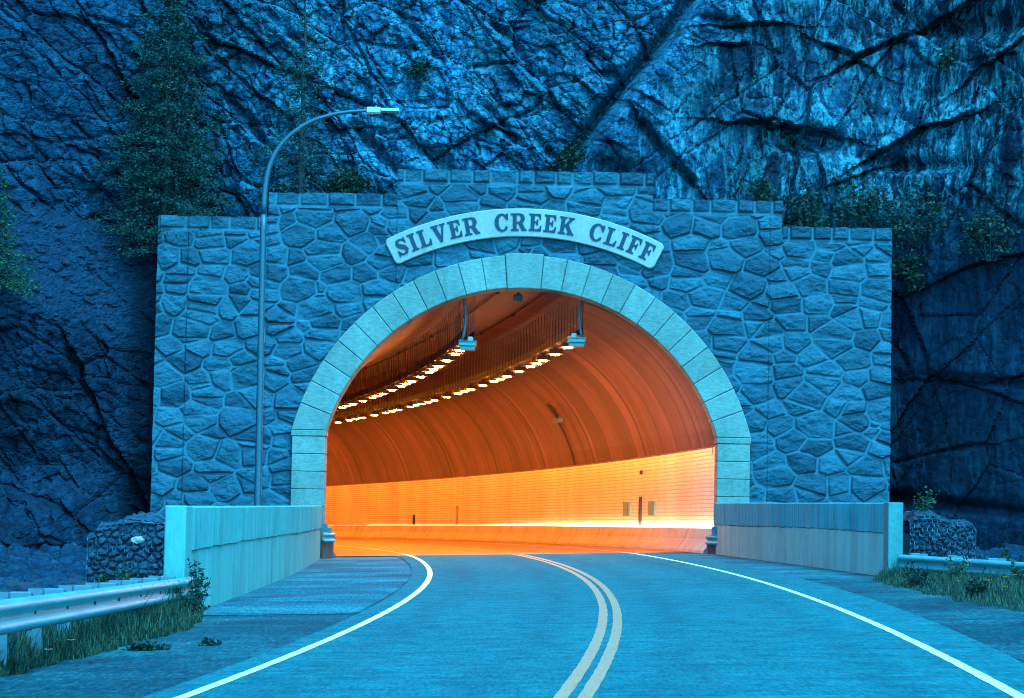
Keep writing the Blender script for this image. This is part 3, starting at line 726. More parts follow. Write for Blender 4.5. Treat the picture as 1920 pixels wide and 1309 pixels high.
# ------------------------------------------------------------------ suspended light rails and sodium luminaires
LZ = 6.57
def rail(o, zoff, label):
    s0 = s_at_y(o, FY + 1.5); x, y = arc(o, s0)
    root = empty('light_rail', (0, 0, 0)); tag(root, label, 'light rail', 'light rails under the tunnel vault')
    sweep([(o - 0.21, LZ + zoff + 0.44), (o - 0.21, LZ + zoff + 0.20), (o + 0.21, LZ + zoff + 0.20), (o + 0.21, LZ + zoff + 0.44), (o + 0.17, LZ + zoff + 0.44), (o + 0.17, LZ + zoff + 0.24), (o - 0.17, LZ + zoff + 0.24), (o - 0.17, LZ + zoff + 0.44), (o - 0.21, LZ + zoff + 0.44)], 'tray', M['tray'], root, y_start=FY + 1.5, s_end=150)
    # small side bars hold the rods
    unit = MB(); unit.tube([(0, 0, 0), (0, 0, 1)], 0.011, 5); proto = None
    far = MB()
    for k in range(92):
        s = s0 + 0.4 + k * 0.8
        for do in (-0.24, 0.24):
            oo = o + do; xx, yy = arc(oo, s); zb = gz(xx, yy, True) + LZ + zoff + 0.20; zt = gz(xx, yy, True) + BC + math.sqrt(BR ** 2 - oo ** 2)
            if k >= 49: far.tube([(xx, yy, zb), (xx, yy, zt)], 0.011, 4); continue
            if proto is None: proto = unit.build('hanger_rod', M['rod'], root); q = proto
            else: q = proto.copy(); link(q); q.parent = root
            q.location = (xx, yy, zb); q.scale = (1, 1, zt - zb)
    tag(far.build('hanger_rods', M['rod'], root), kind='stuff')
    # end box, cable pipe from the arch and little white unit on top
    z = gz(x, y, True) + LZ + zoff
    mb = MB(); mb.box(x - 0.27, x + 0.27, y - 0.55, y + 0.1, z - 0.05, z + 0.07); mb.box(x - 0.235, x + 0.235, y - 0.45, y + 0.1, z - 0.17, z - 0.05); mb.box(x - 0.29, x + 0.29, y - 0.6, y + 0.1, z + 0.07, z + 0.10)
    ebx = mb.build('end_box', M['box_metal'], root, bevel=0.012)
    sx = 1 if o < 0 else -1
    mb = MB(); mb.box(x + 0.01 if o < 0 else x - 0.17, x + 0.17 if o < 0 else x - 0.01, y - 0.42, y - 0.25, z + 0.10, z + 0.24); mb.build('sensor_box', M['white_plastic'], ebx, bevel=0.01)
    zt = BC + math.sqrt(BR ** 2 - o ** 2) + SLOPE * x
    px = x - sx * 0.17
    mb = MB(); mb.tube([(px + sx * 0.10 * math.sin(PI * j / 8) * (1 if j else 0), y - 0.35, z + 0.10 + (zt - z - 0.05) * j / 8) for j in range(9)], 0.042, 8); mb.build('cable_pipe', M['pipe'], root, smooth=True)
    return root
rail(1.75, 0.02, 'suspended light rail on thin hanger rods, right hand of the two under the vault')
rail(-1.62, -0.05, 'suspended light rail on thin hanger rods, left hand of the two under the vault')

lum0 = None
def luminaire(o, s, zoff, label):
    global lum0
    x, y = arc(o, s); z = gz(x, y, True) + LZ + zoff
    if lum0 is None:
        lum0 = empty('tunnel_luminaire')
        h = MB(); h.box(-0.21, 0.21, -0.24, 0.24, 0.035, 0.155); h.box(-0.06, 0.06, -0.2, 0.2, 0.155, 0.20); h.box(-0.27, 0.27, -0.32, 0.32, 0.0, 0.034); h.build('housing', M['tray'], lum0, bevel=0.012)
        g = MB(); g.box(-0.125, 0.125, -0.13, 0.13, -0.042, -0.004); g.build('lens', M['lamp'], lum0)
        r = lum0
    else:
        r = lum0.copy(); link(r)
        for c in lum0.children: q = c.copy(); link(q); q.parent = r
    r.location = (x, y, z); r.rotation_euler = (0, 0, s / RAD)
    tag(r, label, 'tunnel light', 'lit sodium luminaires under the light rails')
_ones = 'first second third fourth fifth sixth seventh eighth ninth'.split(); _teens = 'tenth eleventh twelfth thirteenth fourteenth fifteenth sixteenth seventeenth eighteenth nineteenth'.split()
ORD = ['nearest'] + _ones[1:] + _teens + [w for t_ in ('twent', 'thirt', 'fort', 'fift') for w in [t_ + 'ieth'] + [t_ + 'y ' + o_ for o_ in _ones]]
SR = [32.7] + sorted([36.1 + 9.65 * k for k in range(11)] + [36.1 + 9.65 * k + d for k in range(11) for d in (3.2, 4.85, 6.6)])
SLf = [31.0, 33.0, 34.7] + sorted([38.2 + 9.75 * k for k in range(10)] + [38.2 + 9.75 * k + d for k in range(9) for d in (3.1, 4.9, 6.6)])
for rw, o, L, zo in (('right', 1.75, SR, 0.0), ('left', -1.70, SLf, -0.06)):
    for i, s in enumerate(L):
        luminaire(o, s, zo, '%s glowing orange luminaire from the portal on the %s hand light rail' % (ORD[i], rw))

# crown cable, gear on the vault wall
def on_vault(o, s, inset=0.05):
    x, y = arc(o, s); return (x, y, gz(x, y, True) + BC + math.sqrt((BR - inset) ** 2 - o ** 2))
for o0_, o1_, lab in ((0.75, 0.30, 'thin dark cable along the vault crown beside the right light rail'), (-0.75, -2.4, 'thin dark cable running slantwise over the left of the vault')):
    mb = MB(); pts = [on_vault(o0_ + (o1_ - o0_) * i / 24, s_at_y(0, FY + 1.2) + 2.2 * i) for i in range(25)]; mb.tube(pts, 0.022, 6)
    for i in range(0, 25, 4):
        p = pts[i]; mb.box(p[0] - 0.06, p[0] + 0.06, p[1] - 0.08, p[1] + 0.08, p[2] - 0.05, p[2] + 0.05)
    tag(mb.build('cable', M['tray'], smooth=False), lab, 'cable')
mb = MB(); pts = []
for i in range(15):
    a = math.radians(72) + (a0 - math.radians(72)) * i / 14; o_, h_ = 6.30 * math.cos(a), BC + 6.30 * math.sin(a); s_ = s_at_y(o_, FY + 1.5); x, y = arc(o_, s_); pts.append((x, y, gz(x, y, True) + h_))
mb.tube(pts, 0.035, 6); tag(mb.build('cable', M['tray'], smooth=True), 'dark cable curving down the right edge of the vault just inside the arch', 'cable')
jb_ = empty('junction_box', (pts[-1][0] - .05, pts[-1][1], pts[-1][2] - 0.05)); tag(jb_, 'small grey box at the lower end of the cable beside the right pilaster', 'junction box')
mb = MB(); mb.box(-0.09, 0.09, -0.07, 0.07, -0.13, 0.09); mb.build('case', M['pipe'], jb_, bevel=0.01); mb = MB(); mb.box(-0.06, 0.06, -0.085, -0.07, -0.10, 0.06); mb.build('cover', M['dark'], jb_)
cam_ = empty('camera_unit', (0.16, FY + 1.3, 7.96)); tag(cam_, 'small dark box unit hanging at the crown of the arch', 'camera unit')
mb = MB(); mb.box(-0.14, 0.14, -0.12, 0.14, -0.12, 0.10); mb.build('case', M['dark'], cam_, bevel=0.015)
mb = MB(); mb.box(-0.03, 0.03, 0.0, 0.25, 0.10, 0.17); mb.build('bracket', M['dark'], cam_)
# hooked conduit on the right vault wall
cd = empty('wall_conduit', (2.9, 103.5, 5.2)); tag(cd, 'curled cable with junction boxes and a drop conduit on the right vault wall', 'conduit')
def vw(s, h, inset=0.06):
    o = math.sqrt((BR - inset) ** 2 - (h - BC) ** 2); x, y = arc(o, s); return Vector((x, y, gz(x, y, True) + h)) - Vector((2.9, 103.5, 5.2))
sc_ = 57.3
mb = MB(); mb.tube([vw(sc_ + 0.3 * i / 6, 5.35 - 0.5 * i / 6) for i in range(3)] + [vw(sc_ - 0.55 * math.sin(a), 5.55 + 0.35 * math.cos(a), 0.12) for a in [0.1 + 0.42 * k for k in range(8)]], 0.035, 6); mb.build('cable_loop', M['tray'], cd, smooth=True)
mb = MB(); mb.tube([vw(sc_ + 0.45 - 2.3 * (i / 10) ** 1.2 * 0, 5.2 - 2.0 * i / 10) for i in range(11)], 0.03, 6); mb.build('drop_pipe', M['tray'], cd, smooth=True)
for dh, ds in ((5.2, 0.45), (5.18, -0.45)):
    p = vw(sc_ + ds, dh, 0.1); mb = MB(); mb.box(p.x - 0.1, p.x + 0.1, p.y - 0.13, p.y + 0.13, p.z - 0.09, p.z + 0.09); mb.build('junction_box', M['box_metal'], cd, bevel=0.01)
# fittings on the tiled wall
def wall_fit(name, s, h0, h1, w, d, mat, label, cat):
    x, y = arc(6.0 - d / 2, s); z = gz(x, y, True)
    r = empty(name, (x, y, z + h0), s / RAD); tag(r, label, cat)
    mb = MB(); mb.box(-d / 2, d / 2 + 0.03, -w / 2, w / 2, 0, h1 - h0); mb.build('plate', mat, r, bevel=0.01)
    mb = MB(); mb.box(-d / 2 - 0.015, -d / 2, -w * 0.32, w * 0.32, (h1 - h0) * 0.1, (h1 - h0) * 0.9); mb.build('cover', mat, r, bevel=0.004)
    return r
wall_fit('wall_cabinet', 46.2, 1.14, 1.68, 1.2, 0.05, M['box_metal'], 'pale flat cabinet on the tiles, farther of the pair by the dark conduit', 'wall cabinet')
wall_fit('wall_cabinet', 41.2, 1.14, 1.68, 1.2, 0.05, M['box_metal'], 'pale flat cabinet on the tiles, nearer of the pair by the dark conduit', 'wall cabinet')
wall_fit('wall_pipe', 43.4, 0.78, 1.85, 0.18, 0.07, M['tray'], 'dark vertical conduit on the bright tiles between two pale cabinets', 'conduit')
wall_fit('wall_pipe', 83.0, 0.78, 1.75, 0.3, 0.05, M['jersey'], 'tall brown upright on the tiles, halfway along the lit wall', 'conduit')
wall_fit('wall_pipe', 93.0, 0.78, 1.35, 0.35, 0.05, M['tray'], 'short dark upright on the tiles, farthest visible around the bend', 'conduit')
wall_fit('wall_pipe', 43.4, 2.65, 2.8, 0.2, 0.05, M['tray'], 'small dark fixing high on the tiles above the dark conduit', 'fixing')
# green signal lamp under right rail
x, y = arc(1.75, 73.2); sg_ = empty('signal_lamp', (x, y, gz(x, y, True) + LZ)); tag(sg_, 'tiny green signal lamp among the orange luminaires', 'signal lamp')
mb = MB(); mb.box(-0.14, 0.14, -0.06, 0.06, -0.05, 0.04); mb.build('lens', M['green_led'], sg_); mb = MB(); mb.box(-0.16, 0.16, -0.05, 0.08, 0.04, 0.2); mb.build('housing', M['tray'], sg_)

# ------------------------------------------------------------------ concrete wing barriers
def poly_at(P, t):
    """point along an XY polyline by fraction of length"""
    L = [0]
    for a, b in zip(P[:-1], P[1:]): L.append(L[-1] + math.dist(a, b))
    d = t * L[-1]
    for i in range(len(P) - 1):
        if d <= L[i + 1] or i == len(P) - 2:
            f = (d - L[i]) / (L[i + 1] - L[i]); a, b = P[i], P[i + 1]
            return (a[0] + (b[0] - a[0]) * f, a[1] + (b[1] - a[1]) * f), L[-1]
def smooth_poly(P, n=60):
    out = []
    for i in range(len(P) - 1):
        p0 = P[max(0, i - 1)]; p1 = P[i]; p2 = P[i + 1]; p3 = P[min(len(P) - 1, i + 2)]
        for k in range(n // (len(P) - 1)):
            t = k / (n // (len(P) - 1))
            out.append(tuple(0.5 * (2 * p1[j] + (p2[j] - p0[j]) * t + (2 * p0[j] - 5 * p1[j] + 4 * p2[j] - p3[j]) * t * t + (3 * p1[j] - p0[j] - 3 * p2[j] + p3[j]) * t ** 3) for j in (0, 1)))
    return out + [P[-1]]
def barrier(P, side, ztop, zg, mats, label, thick=0.28, seed=3):
    """side +1: the road lies to the right of the wall"""
    root = empty('wing_wall'); tag(root, label, 'concrete wall')
    P = smooth_poly(P); rr = random.Random(seed)
    N = 420
    pts = [poly_at(P, i / N)[0] for i in range(N + 1)]; LL = poly_at(P, 0)[1]
    nrm = []
    for i in range(N + 1):
        a = pts[max(0, i - 1)]; b = pts[min(N, i + 1)]; d = (b[0] - a[0], b[1] - a[1]); L = math.hypot(*d); nrm.append((d[1] / L * side, -d[0] / L * side))
    def surf(name, mat, prof, rib, i0=0):
        mb = MB(); rows = []
        for i in range(i0, N + 1):
            e = rib(i); r = []
            for (off, zz, k) in prof(i):
                r.append((pts[i][0] + nrm[i][0] * (off + e * k), pts[i][1] + nrm[i][1] * (off + e * k), zz))
            rows.append(r)
        mb.sheet(rows); return mb.build(name, mat, root)
    board = [rr.uniform(-1, 1) for _ in range(N + 2)]
    rib_u = lambda i: 0.010 * board[i] + 0.006 * math.sin(i * 1.3)
    rib_l = lambda i: 0.006 * board[i // 16 * 16 % N] + 0.003 * board[i]
    zj = lambda i: zg + 0.03 * math.sin(i / N * 5) + 0.012 * board[i // 9 * 9 % N]
    e0 = 8
    surf('upper_band', mats[0], lambda i: [(-thick, ztop - 0.02, 0), (-thick + 0.03, ztop, 0), (-0.02, ztop + 0.008 * board[i // 30 * 30 % N], 0), (0.012, ztop - 0.025, 1), (0.012, zj(i) + 0.01, 1), (-0.03, zj(i) - 0.012, 1)], rib_u, e0)
    surf('lower_band', mats[1], lambda i: [(-0.025, zj(i) + 0.0, 1), (-0.012, zj(i) - 0.03, 1), (-0.004, gz(*pts[i]) - 0.10, 1)], rib_l, e0)
    surf('back_face', mats[1], lambda i: [(-thick, gz(*pts[i]) - 0.4, 0), (-thick, ztop - 0.02, 0)], lambda i: 0)
    # smooth end block facing the traffic
    mb = MB(); a, b = pts[0], pts[e0]
    q = []
    for (p, n_) in ((a, nrm[0]), (b, nrm[e0])):
        q += [(p[0] + n_[0] * 0.018, p[1] + n_[1] * 0.018), (p[0] - n_[0] * (thick + 0.01), p[1] - n_[1] * (thick + 0.01))]
    o_ = [q[0], q[1], q[3], q[2]]
    mb.add([(x, y, gz(x, y) - 0.4) for x, y in o_] + [(x, y, ztop + 0.005) for x, y in o_], [(0, 1, 5, 4), (1, 2, 6, 5), (2, 3, 7, 6), (3, 0, 4, 7), (4, 5, 6, 7)])
    mb.build('end_block', mats[2], root, bevel=0.02)
    return root
barrier([(-4.64, 36.0), (-4.69, 44), (-4.95, 58), (-5.35, 69), (-5.68, 76.15)], 1, 1.41, 0.76, (M['wallR'], M['wallS'], M['wallR']), 'pale ribbed concrete wing wall curving into the left side of the portal')
barrier([(7.66, 50.6), (7.12, 61.2), (6.6, 69.5), (6.22, 76.15)], -1, 1.71, 1.08, (M['wallR2'], M['wallS2'], M['endb']), 'two tone concrete wing wall running to the right side of the portal', seed=9)

# guardrail stubs bolted at the tunnel mouth
WB = [(0.0, 0.156), (0.022, 0.150), (0.062, 0.128), (0.083, 0.100), (0.083, 0.075), (0.062, 0.050), (0.018, 0.022), (0.010, 0.0), (0.018, -0.022), (0.062, -0.050), (0.083, -0.075), (0.083, -0.100), (0.062, -0.128), (0.022, -0.150), (0.0, -0.156)]
def wbeam(mb, pts, side, thick=0.006):
    """pts: (x,y,z centre); profile bulges toward the road"""
    rows = []
    n = len(pts)
    for i, p in enumerate(pts):
        a = pts[max(0, i - 1)]; b = pts[min(n - 1, i + 1)]; d = (b[0] - a[0], b[1] - a[1]); L = math.hypot(*d); nx, ny = d[1] / L * side, -d[0] / L * side
        r = [(p[0] + nx * o, p[1] + ny * o, p[2] + h) for o, h in WB] + [(p[0] + nx * (o - thick), p[1] + ny * (o - thick), p[2] + h * 0.98) for o, h in reversed(WB)]
        rows.append(r)
    mb.sheet(rows, close=True)
    k = len(rows[0])
    mb.add(rows[0], [(i, i + 1, k - 2 - i, k - 1 - i) for i in range(k // 2 - 1)]); mb.add(rows[-1], [(i, i + 1, k - 2 - i, k - 1 - i) for i in range(k // 2 - 1)])
def stub(x0, y0, x1, y1, z, side, label):
    root = empty('guardrail_stub', (0, 0, 0)); tag(root, label, 'guardrail stub')
    mb = MB(); wbeam(mb, [(x0 + (x1 - x0) * i / 4, y0 + (y1 - y0) * i / 4, z) for i in range(5)], side); mb.build('beam', M['galv'], root, smooth=True)
    mx, my = (x0 + x1) / 2, (y0 + y1) / 2
    zg_ = gz(mx, my)
    mb = MB(); mb.add([(x0, y0 + 0.02, zg_ - 0.1), (x1, y1 + 0.02, zg_ - 0.1), (x1, y1 + 0.1, z - 0.1), (x0, y0 + 0.1, z - 0.1), (x0, y0 + 0.3, zg_ - 0.1), (x1, y1 + 0.3, zg_ - 0.1), (x1, y1 + 0.3, z - 0.1), (x0, y0 + 0.3, z - 0.1)], [(0, 1, 2, 3), (4, 7, 6, 5), (0, 3, 7, 4), (1, 5, 6, 2), (3, 2, 6, 7)]); mb.build('base_block', M['dark'], root)
    mb = MB(); mb.box(mx - 0.16, mx - 0.02, my + 0.03, my + 0.15, z + 0.16, z + 0.42); mb.box(mx - 0.02, mx + 0.1, my + 0.02, my + 0.15, z + 0.16, z + 0.30); mb.build('bracket', M['pipe'], root, bevel=0.01)
stub(6.02, 76.02, 6.52, 75.2, 0.58, 1, 'short piece of guardrail beam at the foot of the right pilaster')
stub(-5.30, 76.05, -5.60, 75.6, 0.44, -1, 'short piece of guardrail beam at the foot of the left pilaster')

# ------------------------------------------------------------------ guardrails
def guardrail(P3, side, posts, label, splices):
    """P3: list of (x,y,ztop)"""
    root = empty('guardrail'); tag(root, label, 'guardrail')
    P = [(p[0], p[1]) for p in P3]
    def at(t):
        (x, y), L = poly_at(P, t); 
        # height along the same polyline
        ls = [0]
        for a, b in zip(P[:-1], P[1:]): ls.append(ls[-1] + math.dist(a, b))
        z = float(np.interp(t * ls[-1], ls, [p[2] for p in P3])); return x, y, z, ls[-1]
    L = at(0)[3]
    cuts = [0.0] + splices + [1.0]
    for i in range(len(cuts) - 1):
        a, b = cuts[i], cuts[i + 1]; ov = 0.10 / L
        mb = MB(); m = 24; pts = []
        for k in range(m + 1):
            tt = a + (min(1, b + ov) - a) * k / m; x, y, z, _ = at(tt)
            lift = 0.007 * (i % 2)
            (xa, ya, _, _), (xb, yb, _, _) = at(max(0, tt - .01)), at(min(1, tt + .01)); d = math.hypot(xb - xa, yb - ya); nx, ny = (yb - ya) / d * side, -(xb - xa) / d * side
            pts.append((x + nx * lift, y + ny * lift, z - 0.156))
        wbeam(mb, pts, side); mb.build('beam', M['galv'], root, smooth=True)
    p0 = None; bl0 = None; bo0 = None
    for t in posts:
        x, y, z, _ = at(t); (xa, ya, _, _), (xb, yb, _, _) = at(max(0, t - .01)), at(min(1, t + .01)); ang = math.atan2(yb - ya, xb - xa)
        nx, ny = math.sin(ang) * side, -math.cos(ang) * side
        if p0 is None:
            mb = MB(); h = 0.8; mb.box(-0.05, 0.05, -0.006, 0.006, -h, 0.0); mb.box(-0.052, -0.045, -0.075, 0.075, -h, 0.0); mb.box(0.045, 0.052, -0.075, 0.075, -h, 0.0)
            p0 = mb.build('post', M['post_wood'], root); q = p0
            mb = MB(); mb.box(-0.075, 0.075, -0.10, 0.10, -0.36, 0.0); bl0 = mb.build('blockout', M['white_plastic'] if False else M['post_wood'], root, bevel=0.01); r = bl0
            mb = MB(); mb.tube([(0, -0.012, 0), (0, 0.02, 0)], 0.018, 6); mb.box(-0.035, 0.035, -0.004, 0.004, -0.02, 0.02); bo0 = mb.build('bolt', M['dark'], root); s_ = bo0
        else:
            q = p0.copy(); link(q); q.parent = root; r = bl0.copy(); link(r); r.parent = root; s_ = bo0.copy(); link(s_); s_.parent = root
        r.location = (x - nx * 0.11, y - ny * 0.11, z + 0.035); r.rotation_euler = (0, 0, ang)
        q.location = (x - nx * 0.30, y - ny * 0.30, z + 0.03); q.rotation_euler = (0, 0, ang)
        s_.location = (x + nx * 0.02, y + ny * 0.02, z - 0.156); s_.rotation_euler = (0, 0, ang)
    return root
guardrail([(-4.02, 8, 0.80), (-4.25, 15.0, 0.72), (-4.43, 22.0, 0.60), (-4.55, 30, 0.475), (-4.63, 36.6, 0.385)], 1, [0.02 + 0.066 * i for i in range(15)], 'galvanised guardrail on the left, running up to the pale wing wall', [0.30, 0.62, 0.80])
guardrail([(7.78, 51.2, 0.67), (8.45, 48.3, 0.67), (9.23, 45, 0.665), (10.6, 39.5, 0.66), (12.6, 31.5, 0.66)], 1, [0.05 + 0.092 * i for i in range(11)], 'galvanised guardrail on the right with orange reflections above tall grass', [0.16, 0.5, 0.8])

# ------------------------------------------------------------------ street lamp
lamp = empty('street_lamp', (-6.80, 68.0, gz(-6.8, 68) - 0.05)); tag(lamp, 'tall blue grey street lamp with a curved arm in front of the portal', 'street lamp')
bx, bz = -6.80, lamp.location.z
tr_ = [(-6.80, bz), (-6.81, 3), (-6.83, 6.4), (-6.84, 9.3), (-6.80, 10.14), (-6.70, 10.66), (-6.50, 11.1), (-6.16, 11.5), (-5.65, 11.86), (-5.08, 12.07), (-4.57, 12.17), (-4.06, 12.215)]
sp = []
for i in range(len(tr_) - 1):
    p0, p1, p2, p3 = tr_[max(0, i - 1)], tr_[i], tr_[i + 1], tr_[min(len(tr_) - 1, i + 2)]
    for k in range(5):
        t_ = k / 5; sp.append(tuple(0.5 * (2 * p1[j] + (p2[j] - p0[j]) * t_ + (2 * p0[j] - 5 * p1[j] + 4 * p2[j] - p3[j]) * t_ ** 2 + (3 * p1[j] - p0[j] - 3 * p2[j] + p3[j]) * t_ ** 3) for j in (0, 1)))
sp.append(tr_[-1])
cutp = [p for p in sp if p[1] <= 9.31 and p[0] < -6.7]; armp = [p for p in sp if p not in cutp]; armp = [cutp[-1]] + armp
mb = MB(); mb.tube([(p[0] - bx, 0, p[1] - bz) for p in cutp], [0.105 - 0.02 * i / len(cutp) for i in range(len(cutp))], 14); mb.build('pole', M['pole'], lamp, smooth=True)
mb = MB(); mb.tube([(p[0] - bx, 0, p[1] - bz) for p in armp], [0.085 - 0.042 * i / (len(armp) - 1) for i in range(len(armp))], 12); mb.build('arm', M['pole'], lamp, smooth=True)
mb = MB(); mb.box(-0.17, 0.17, -0.17, 0.17, 0.0, 0.04); mb.build('base_plate', M['pole'], lamp, bevel=0.01)
hx, hz = -4.06 - bx, 12.215 - bz
mb = MB(); mb.box(hx - 0.03, hx + 0.36, -0.13, 0.13, -0.075 + hz, 0.085 + hz); hd = mb.build('head', M['white_plastic'], lamp, bevel=0.02)
mb = MB(); mb.box(hx + 0.36, hx + 0.86, -0.17, 0.17, -0.03 + hz, 0.055 + hz); mb.build('light_panel', M['white_plastic'], hd, bevel=0.01)
mb = MB(); mb.box(hx - 0.01, hx + 0.34, -0.11, 0.11, -0.105 + hz, -0.076 + hz); mb.build('lens', M['redglint'], hd)  # red reflection under the head painted as a thin strip
mb = MB(); mb.tube([(hx + 0.22, 0, hz + 0.085), (hx + 0.22, 0, hz + 0.14)], 0.035, 8); mb.build('photocell', M['pipe'], hd)

# ------------------------------------------------------------------ cliff
def cliff():
    def spaced(a, b, st, far):
        core = list(np.arange(a, b + st / 2, st)); lo = []; hi = []; d = st * 3
        x = a
        while x > -far: x -= d; lo.append(x); d = min(d * 1.35, 6)
        d = st * 3; x = b
        while x < far: x += d; hi.append(x); d = min(d * 1.35, 6)
        return np.array(lo[::-1] + core + hi)
    X = spaced(-19.5, 19.5, 0.05, 90)
    z = list(np.arange(-1.2, 20.6, 0.05)); d = 0.15
    while z[-1] < 48: z.append(z[-1] + d); d = min(d * 1.3, 4)
    Zs = np.array(z); X, Z = np.meshgrid(X, Zs)
    wx = X + (fbm(X * .9, Z * .9, 1, 5, .6) - .5) * 0.32; wz = Z + (fbm(X * .9 + 40, Z * .9, 2, 5, .6) - .5) * 0.32
    right = sstep(1.5, 4.5, X - (Z - 12.5) * 0.75)            # massive slabs on the right
    def blk(L, ang, asp, k, amp, tilt, crack, jit=0.9, cw=0.05):
        c, s = math.cos(ang), math.sin(ang)
        a = (wx * c + wz * s) / (L * asp); b = (-wx * s + wz * c) / L
        rid, tl, e = cells(a, b, k, jit)
        return amp * ((rid - .5) * 1.0 + tl * tilt) - crack * np.exp(-(e * L / cw) ** 2), rid, e
    dl = -PI / 4
    h1, r1, _ = blk(3.4, dl, 2.2, 1, .56, .9, 0.16, cw=.07); h2, r2, e2 = blk(1.45, dl, 2.1, 2, 0.42, 1.2, 0.14, cw=.06); h3, r3, _ = blk(0.62, dl + .15, 1.8, 3, 0.26, 1.5, 0.07); h4, r4, _ = blk(0.27, dl - .2, 1.5, 4, 0.15, 1.6, 0.05)
    g1, s1, _ = blk(4.6, 1.05, 1.5, 5, 0.75, .8, 0.10, cw=.06); g2, s2, _ = blk(2.1, 1.15, 1.9, 6, 0.40, 1.0, 0.10, cw=.05); g3, s3, _ = blk(0.8, 1.45, 2.8, 7, 0.17, 1.4, 0.07); g4, s4, _ = blk(0.33, 1.5, 2.4, 1, 0.09, 1.6, 0.03)
    rock = (fbm(X * 2.5, Z * 2.5, 4, 5, .6) - .5)
    disp = (1 - right) * (h1 + h2 + h3 + h4) + right * (g1 + g2 + g3 + g4) + rock * 0.18 + (fbm(X * 7, Z * 5, 2, 3, .6) - .5) * .10 + right * (fbm(X * 2.4, Z * .35, 6, 4, .6) - .5) * .22 + (fbm(X * .18, Z * .18, 6, 3) - .5) * 0.9
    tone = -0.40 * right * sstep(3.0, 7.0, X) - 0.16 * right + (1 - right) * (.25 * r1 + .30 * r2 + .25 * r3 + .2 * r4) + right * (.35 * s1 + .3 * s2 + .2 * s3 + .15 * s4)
    # the great diagonal crease: block below it stands proud
    ex, ez = 6.03 - 2.14, 18.15 - 12.95; L = math.hypot(ex, ez); dn = ((X - 2.14) * ez - (Z - 12.95) * ex) / L     # >0 lower right
    al = ((X - 2.14) * ex + (Z - 12.95) * ez) / L; on = sstep(-2.2, -0.4, al) * sstep(16, 9, al)
    dnw = dn + (fbm(al * 1.2, dn * .3, 3, 3) - .5) * 0.16
    disp = disp * (1 - 0.75 * on * np.exp(-(dnw / 0.5) ** 2)) + on * (0.95 * sstep(-0.05, 0.42, dnw) * np.exp(-np.clip(dnw, 0, 99) / 2.6) - 1.0 * np.exp(-((dnw + 0.26) / 0.17) ** 2))
    # a few long clefts on the left, falling to the right
    for (x0, z0, ln, dep, wd) in ((-5.4, 13.8, 3.6, 0.9, .20), (-3.2, 13.1, 2.6, 0.9, .26), (-9.6, 14.6, 4.0, .6, .13), (-1.2, 17.4, 3.8, .7, .17), (-4.2, 17.6, 3.0, .6, .15), (0.5, 13.6, 1.6, .6, .14), (-8.3, 17.5, 2.6, .5, .12), (2.1, 16.4, 1.9, .8, .3), (-1.3, 14.6, 2.6, .55, .13), (-13.5, 12.5, 4.0, .6, .15), (-12.5, 16.8, 3.0, .5, .13)):
        u_ = ((X - x0) - (Z - z0)) / math.sqrt(2); v_ = ((X - x0) + (Z - z0)) / math.sqrt(2) + (fbm(X * .9, Z * .9, 5, 3) - .5) * .5
        disp -= 0.65 * dep * sstep(0, .5, u_) * sstep(ln, ln - .8, u_) * np.exp(-(v_ / wd) ** 2)
        disp += 0.25 * sstep(0, .5, u_) * sstep(ln, ln - .8, u_) * np.exp(-((v_ + wd * 2.2) / (wd * 1.6)) ** 2)
    # overhang hollows on the right
    for (x0, z0, rx, rz, dep) in ((9.4, 13.35, .95, .32, 1.1), (14.4, 16.9, 1.5, .35, .9), (12.2, 12.6, 1.6, .22, .7), (16.6, 14.9, 1.2, .2, .6), (3.3, 12.3, .9, .35, .9), (6.5, 17.2, .8, .15, .5), (14.6, 5.6, 2.0, .16, .6), (14.0, 1.75, 3.0, .20, 1.0)):
        disp -= dep * np.exp(-((X - x0) / rx) ** 2 - (((Z - z0) + 0.12 * (X - x0)) / rz) ** 2)
    # joints of the massive slabs on the right
    for P_, wd, dep, stp in (([(10.91, 16.07), (11.87, 16.52), (13.09, 17.03), (15.36, 18.24)], 0.17, 0.9, 0.55), ([(12.3, 18.01), (13.12, 16.96)], 0.16, 0.6, 0.0), ([(13.12, 16.63), (14.31, 15.43), (15.79, 13.36)], 0.1, 0.45, -0.55), ([(9.95, 16.57), (11.08, 15.95)], 0.1, 0.5, 0.35), ([(11.26, 12.7), (12.65, 13.53), (14.14, 13.98)], 0.14, 0.8, 0.5), ([(7.16, 13.9), (8.73, 13.81), (10.03, 13.48)], 0.16, 0.8, 0.45), ([(4.01, 13.84), (5.67, 11.9)], 0.27, 1.0, 0.5), ([(14.31, 15.2), (15.71, 16.28)], 0.1, 0.5, 0.4), ([(8.2, 17.15), (6.72, 17.09)], 0.08, 0.5, 0.4), ([(6.46, 16.42), (7.42, 16.44), (7.5, 16.09)], 0.08, 0.5, 0.3), ([(12.74, 8.51), (14.31, 9.24), (16.4, 9.62)], 0.08, 0.5, 0.3), ([(12.57, 5.71), (14.66, 5.49), (16.49, 5.87)], 0.09, 0.5, 0.3), ([(12.91, 3.28), (14.66, 3.66)], 0.08, 0.4, 0.2)):
        D = np.full(X.shape, 99.0); SGN = np.zeros(X.shape)
        nx_ = X + (fbm(X * 1.6, Z * 1.6, 3, 4) - .5) * .22; nz_ = Z + (fbm(X * 1.6 + 7, Z * 1.6, 5, 4) - .5) * .30
